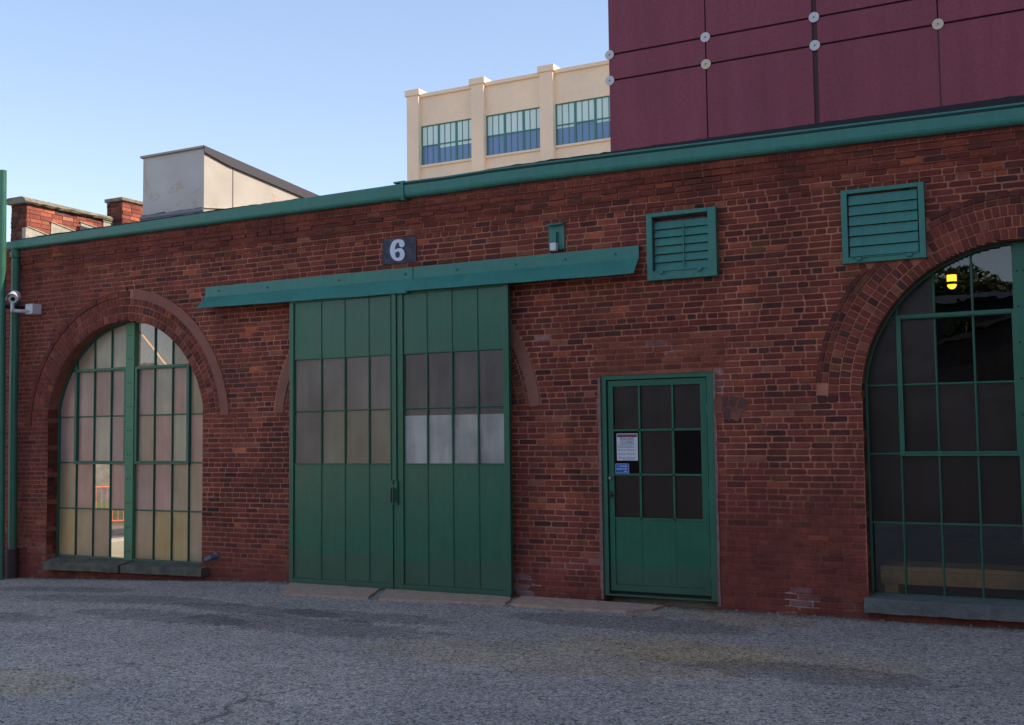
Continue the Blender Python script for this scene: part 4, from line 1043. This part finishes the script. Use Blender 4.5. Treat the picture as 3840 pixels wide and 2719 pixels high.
for k, (u, lb_) in enumerate(((-2.35,'orange crowd barrier farthest left in the sunny yard'),(0,'orange crowd barrier seen through the clear lower panes'),(2.35,'orange crowd barrier nearest the building in the sunny yard'))):
    a = R(42); tag(barrier(-26.2+math.cos(a)*u, 13.8+math.sin(a)*u, a, gz(-26.2,13)+.02), lb_, 'barrier', 'orange crowd barriers in the yard')
mb = MB(); a = R(42); ca, sa = math.cos(a), math.sin(a)
P = lambda u, d, z: (-26.2+ca*u-sa*d, 13.8+sa*u+ca*d, z)
def obx(mb, u0, u1, d0, d1, z0, z1):
    v = [P(u,d,z) for u in (u0,u1) for d in (d0,d1) for z in (z0,z1)]; i = len(mb.v); mb.v += v
    for f in ((0,1,3,2),(4,6,7,5),(0,4,5,1),(2,3,7,6),(0,2,6,4),(1,5,7,3)): mb.f.append(tuple(i+k for k in f)); mb.c.append(None); mb.m.append(0)
obx(mb, -12, 10, 1.0, 5.0, -1.0, -.45); g_ = mb.build('grass_strip', stone('grass_green', (.10,.15,.03), (.05,.09,.02), s=7)); tag(g_, kind='structure')
mb = MB(); obx(mb, -14, 9, 5.0, 5.5, -1.0, 2.3); o = mb.build('stone_wall', stone('mottled_stone', (.30,.28,.27), (.10,.09,.10), s=3)); tag(o, 'grey mottled stone wall behind the barriers in the yard', 'wall')
mb = MB(); obx(mb, -16, 10, 9, 15, -1.0, 8.0); o = mb.build('cream_shed', stone('cream_render', (.62,.55,.48), (.52,.45,.40), s=1)); tag(o, 'pale plain shed behind the stone wall of the yard', 'shed')
mb = MB(); obx(mb, -9, 6, -7, -2.5, -.97, gz(-26.2,13)+.03); o = mb.build('concrete_path', stone('pale_concrete', (.60,.50,.36), (.50,.42,.30), s=3)); tag(o, kind='structure')

# ---------------------------------------------------------------- across the street, seen only as reflections
sl = empty('slate_shed'); tag(sl, 'long dark shed across the yard, mirrored in the right window', 'building')
M_CLAD = mat('dark_cladding', (.03,.03,.035), .8)
mb = MB(); mb.box(-45,34,-68,-62,-.3,9.9); mb.build('shed_wall', M_CLAD, sl)
mb = MB(); mb.prism([(-61.4,9.9),(-68.6,9.9),(-65,10.6)], 0, -45.3, 34.3); mb.build('shed_roof', mat('slate_roof', (.035,.038,.05), .6), sl)
gs = empty('gabled_shed'); tag(gs, 'dark shed with a sloping gable across the yard, mirrored in the right window', 'building')
mb = MB(); mb.prism([(-27,-.5),(16,-.5),(16,4.3),(3.5,8.7),(-8.5,4.9),(-27,4.3)], 1, -50, -42); mb.build('shed_wall', M_CLAD, gs)
mb = MB(); mb.prism([(3.5,8.72),(-8.8,4.83),(-8.8,5.0),(3.5,8.95),(16.3,4.4),(16.3,4.22)], 1, -50.3, -41.6); mb.build('shed_roof', mat('slate_gable_roof', (.05,.052,.06), .6), gs)
cr = empty('cream_warehouse'); tag(cr, 'cream warehouse across the yard lit by the sun', 'building')
def rotbox(mb, cx, cy, ang, hx, hy, z0, z1):
    ca, sa = math.cos(ang), math.sin(ang); i = len(mb.v)
    mb.v += [(cx+ca*u-sa*v, cy+sa*u+ca*v, z) for u in (-hx,hx) for v in (-hy,hy) for z in (z0,z1)]
    for f in ((0,1,3,2),(4,6,7,5),(0,4,5,1),(2,3,7,6),(0,2,6,4),(1,5,7,3)): mb.f.append(tuple(i+k for k in f)); mb.c.append(None); mb.m.append(0)
mb = MB(); rotbox(mb, -54, -34, R(-42), 24, 5, -1.2, 5.6); mb.build('warehouse_wall', mat('cream_wall', (.86,.72,.46), .8), cr)
mb = MB(); rotbox(mb, -54, -34, R(-42), 24.3, 5.3, 5.6, 5.9); mb.build('warehouse_roof', mat('grey_roof', (.2,.2,.2), .8), cr)
M_LEAF = mat('leaf', (.075,.10,.02), .6); M_BARK = mat('bark', (.08,.055,.04), .9)
def tree(x, y, h, label, seed):
    t = empty('broadleaf_tree'); tag(t, label, 'tree', 'trees across the yard'); rr = random.Random(seed)
    mb = MB(); mb.tube([(x,y,-.4),(x+.1,y,h*.3),(x+.2,y+.1,h*.6)], [.28,.2,.1], 10)
    cl = []
    for k in range(9):
        a = rr.uniform(0,6.28); e = (x+.2+math.cos(a)*h*.11*rr.uniform(.2,1), y+math.sin(a)*h*.11, h*rr.uniform(.5,.88)); mb.tube([(x+.12,y,h*rr.uniform(.3,.5)), e], [.09,.03], 6); cl.append(e)
    mb.build('trunk', M_BARK, t)
    lf = MB()
    for e in cl:
        for q in range(420):
            v = Vector((rr.gauss(0,1),rr.gauss(0,1),rr.gauss(0,1))).normalized()*rr.uniform(.2,1)**.5*h*.085; p = Vector(e)+v
            n_ = Vector((rr.gauss(0,1),rr.gauss(0,1),rr.gauss(0,1))).normalized(); a_ = n_.orthogonal().normalized()*.11; b_ = n_.cross(a_)
            lf.face([p-a_-b_,p+a_-b_,p+a_+b_,p-a_+b_])
    lf.build('crown', M_LEAF, t)
tree(-8.6,-73,14.6,'slim treetop above the long dark shed across the yard',1); tree(-5.3,-74,15.2,'tallest treetop above the long dark shed across the yard',2); tree(1.5,-73,14.8,'rightmost treetop above the long dark shed across the yard',3)
for q_, (x_, h_, l_) in enumerate(((-16,8.2,'leftmost low tree before the long dark shed'),(-11.2,8.9,'low tree left of the gabled shed'),(-6.6,9.3,'low tree rising over the slope of the gabled shed'),(-2.6,9.4,'low tree behind the ridge of the gabled shed'))):
    tree(x_, -55, h_, l_, 10+q_)

# ---------------------------------------------------------------- grit and leaf litter gathered along the foot of the wall
mb = MB(); rr = random.Random(11)
cols_ = [(.30,.26,.22),(.16,.13,.11),(.22,.08,.05),(.28,.17,.07),(.40,.37,.33),(.12,.12,.05)]
for k in range(900):
    x = rr.uniform(-13.9, 3.5); y = -abs(rr.gauss(0,.09))-.01
    if -8.7 < x < -3.9: y -= rr.choice((0,.65)) ; 
    z = gz(x, y)+.003+(.025 if -8.6 < x < -4 and y > -.6 else 0); r_ = rr.uniform(.004,.015)
    p = [(x+r_*math.cos(a+rr.uniform(-.4,.4))*rr.uniform(.7,1.3), y+r_*math.sin(a), z) for a in (0,1.57,3.14,4.71)]; tp = (x, y, z+r_*rr.uniform(.3,1)); c = rr.choice(cols_)
    for q in range(4): mb.face([p[q], p[(q+1)%4], tp], c)
o = mb.build('grit', M_BRICK); tag(o, 'grit and leaf litter gathered at the foot of the wall', kind='stuff')

# timber brace inside, seen through the clear top panes of the left window
mb = MB(); mb.tube([(-13.5,1.5,3.834),(-11.6,1.5,1.98)], .022, 8); mb.build('roof_brace', M_WOOD, building)
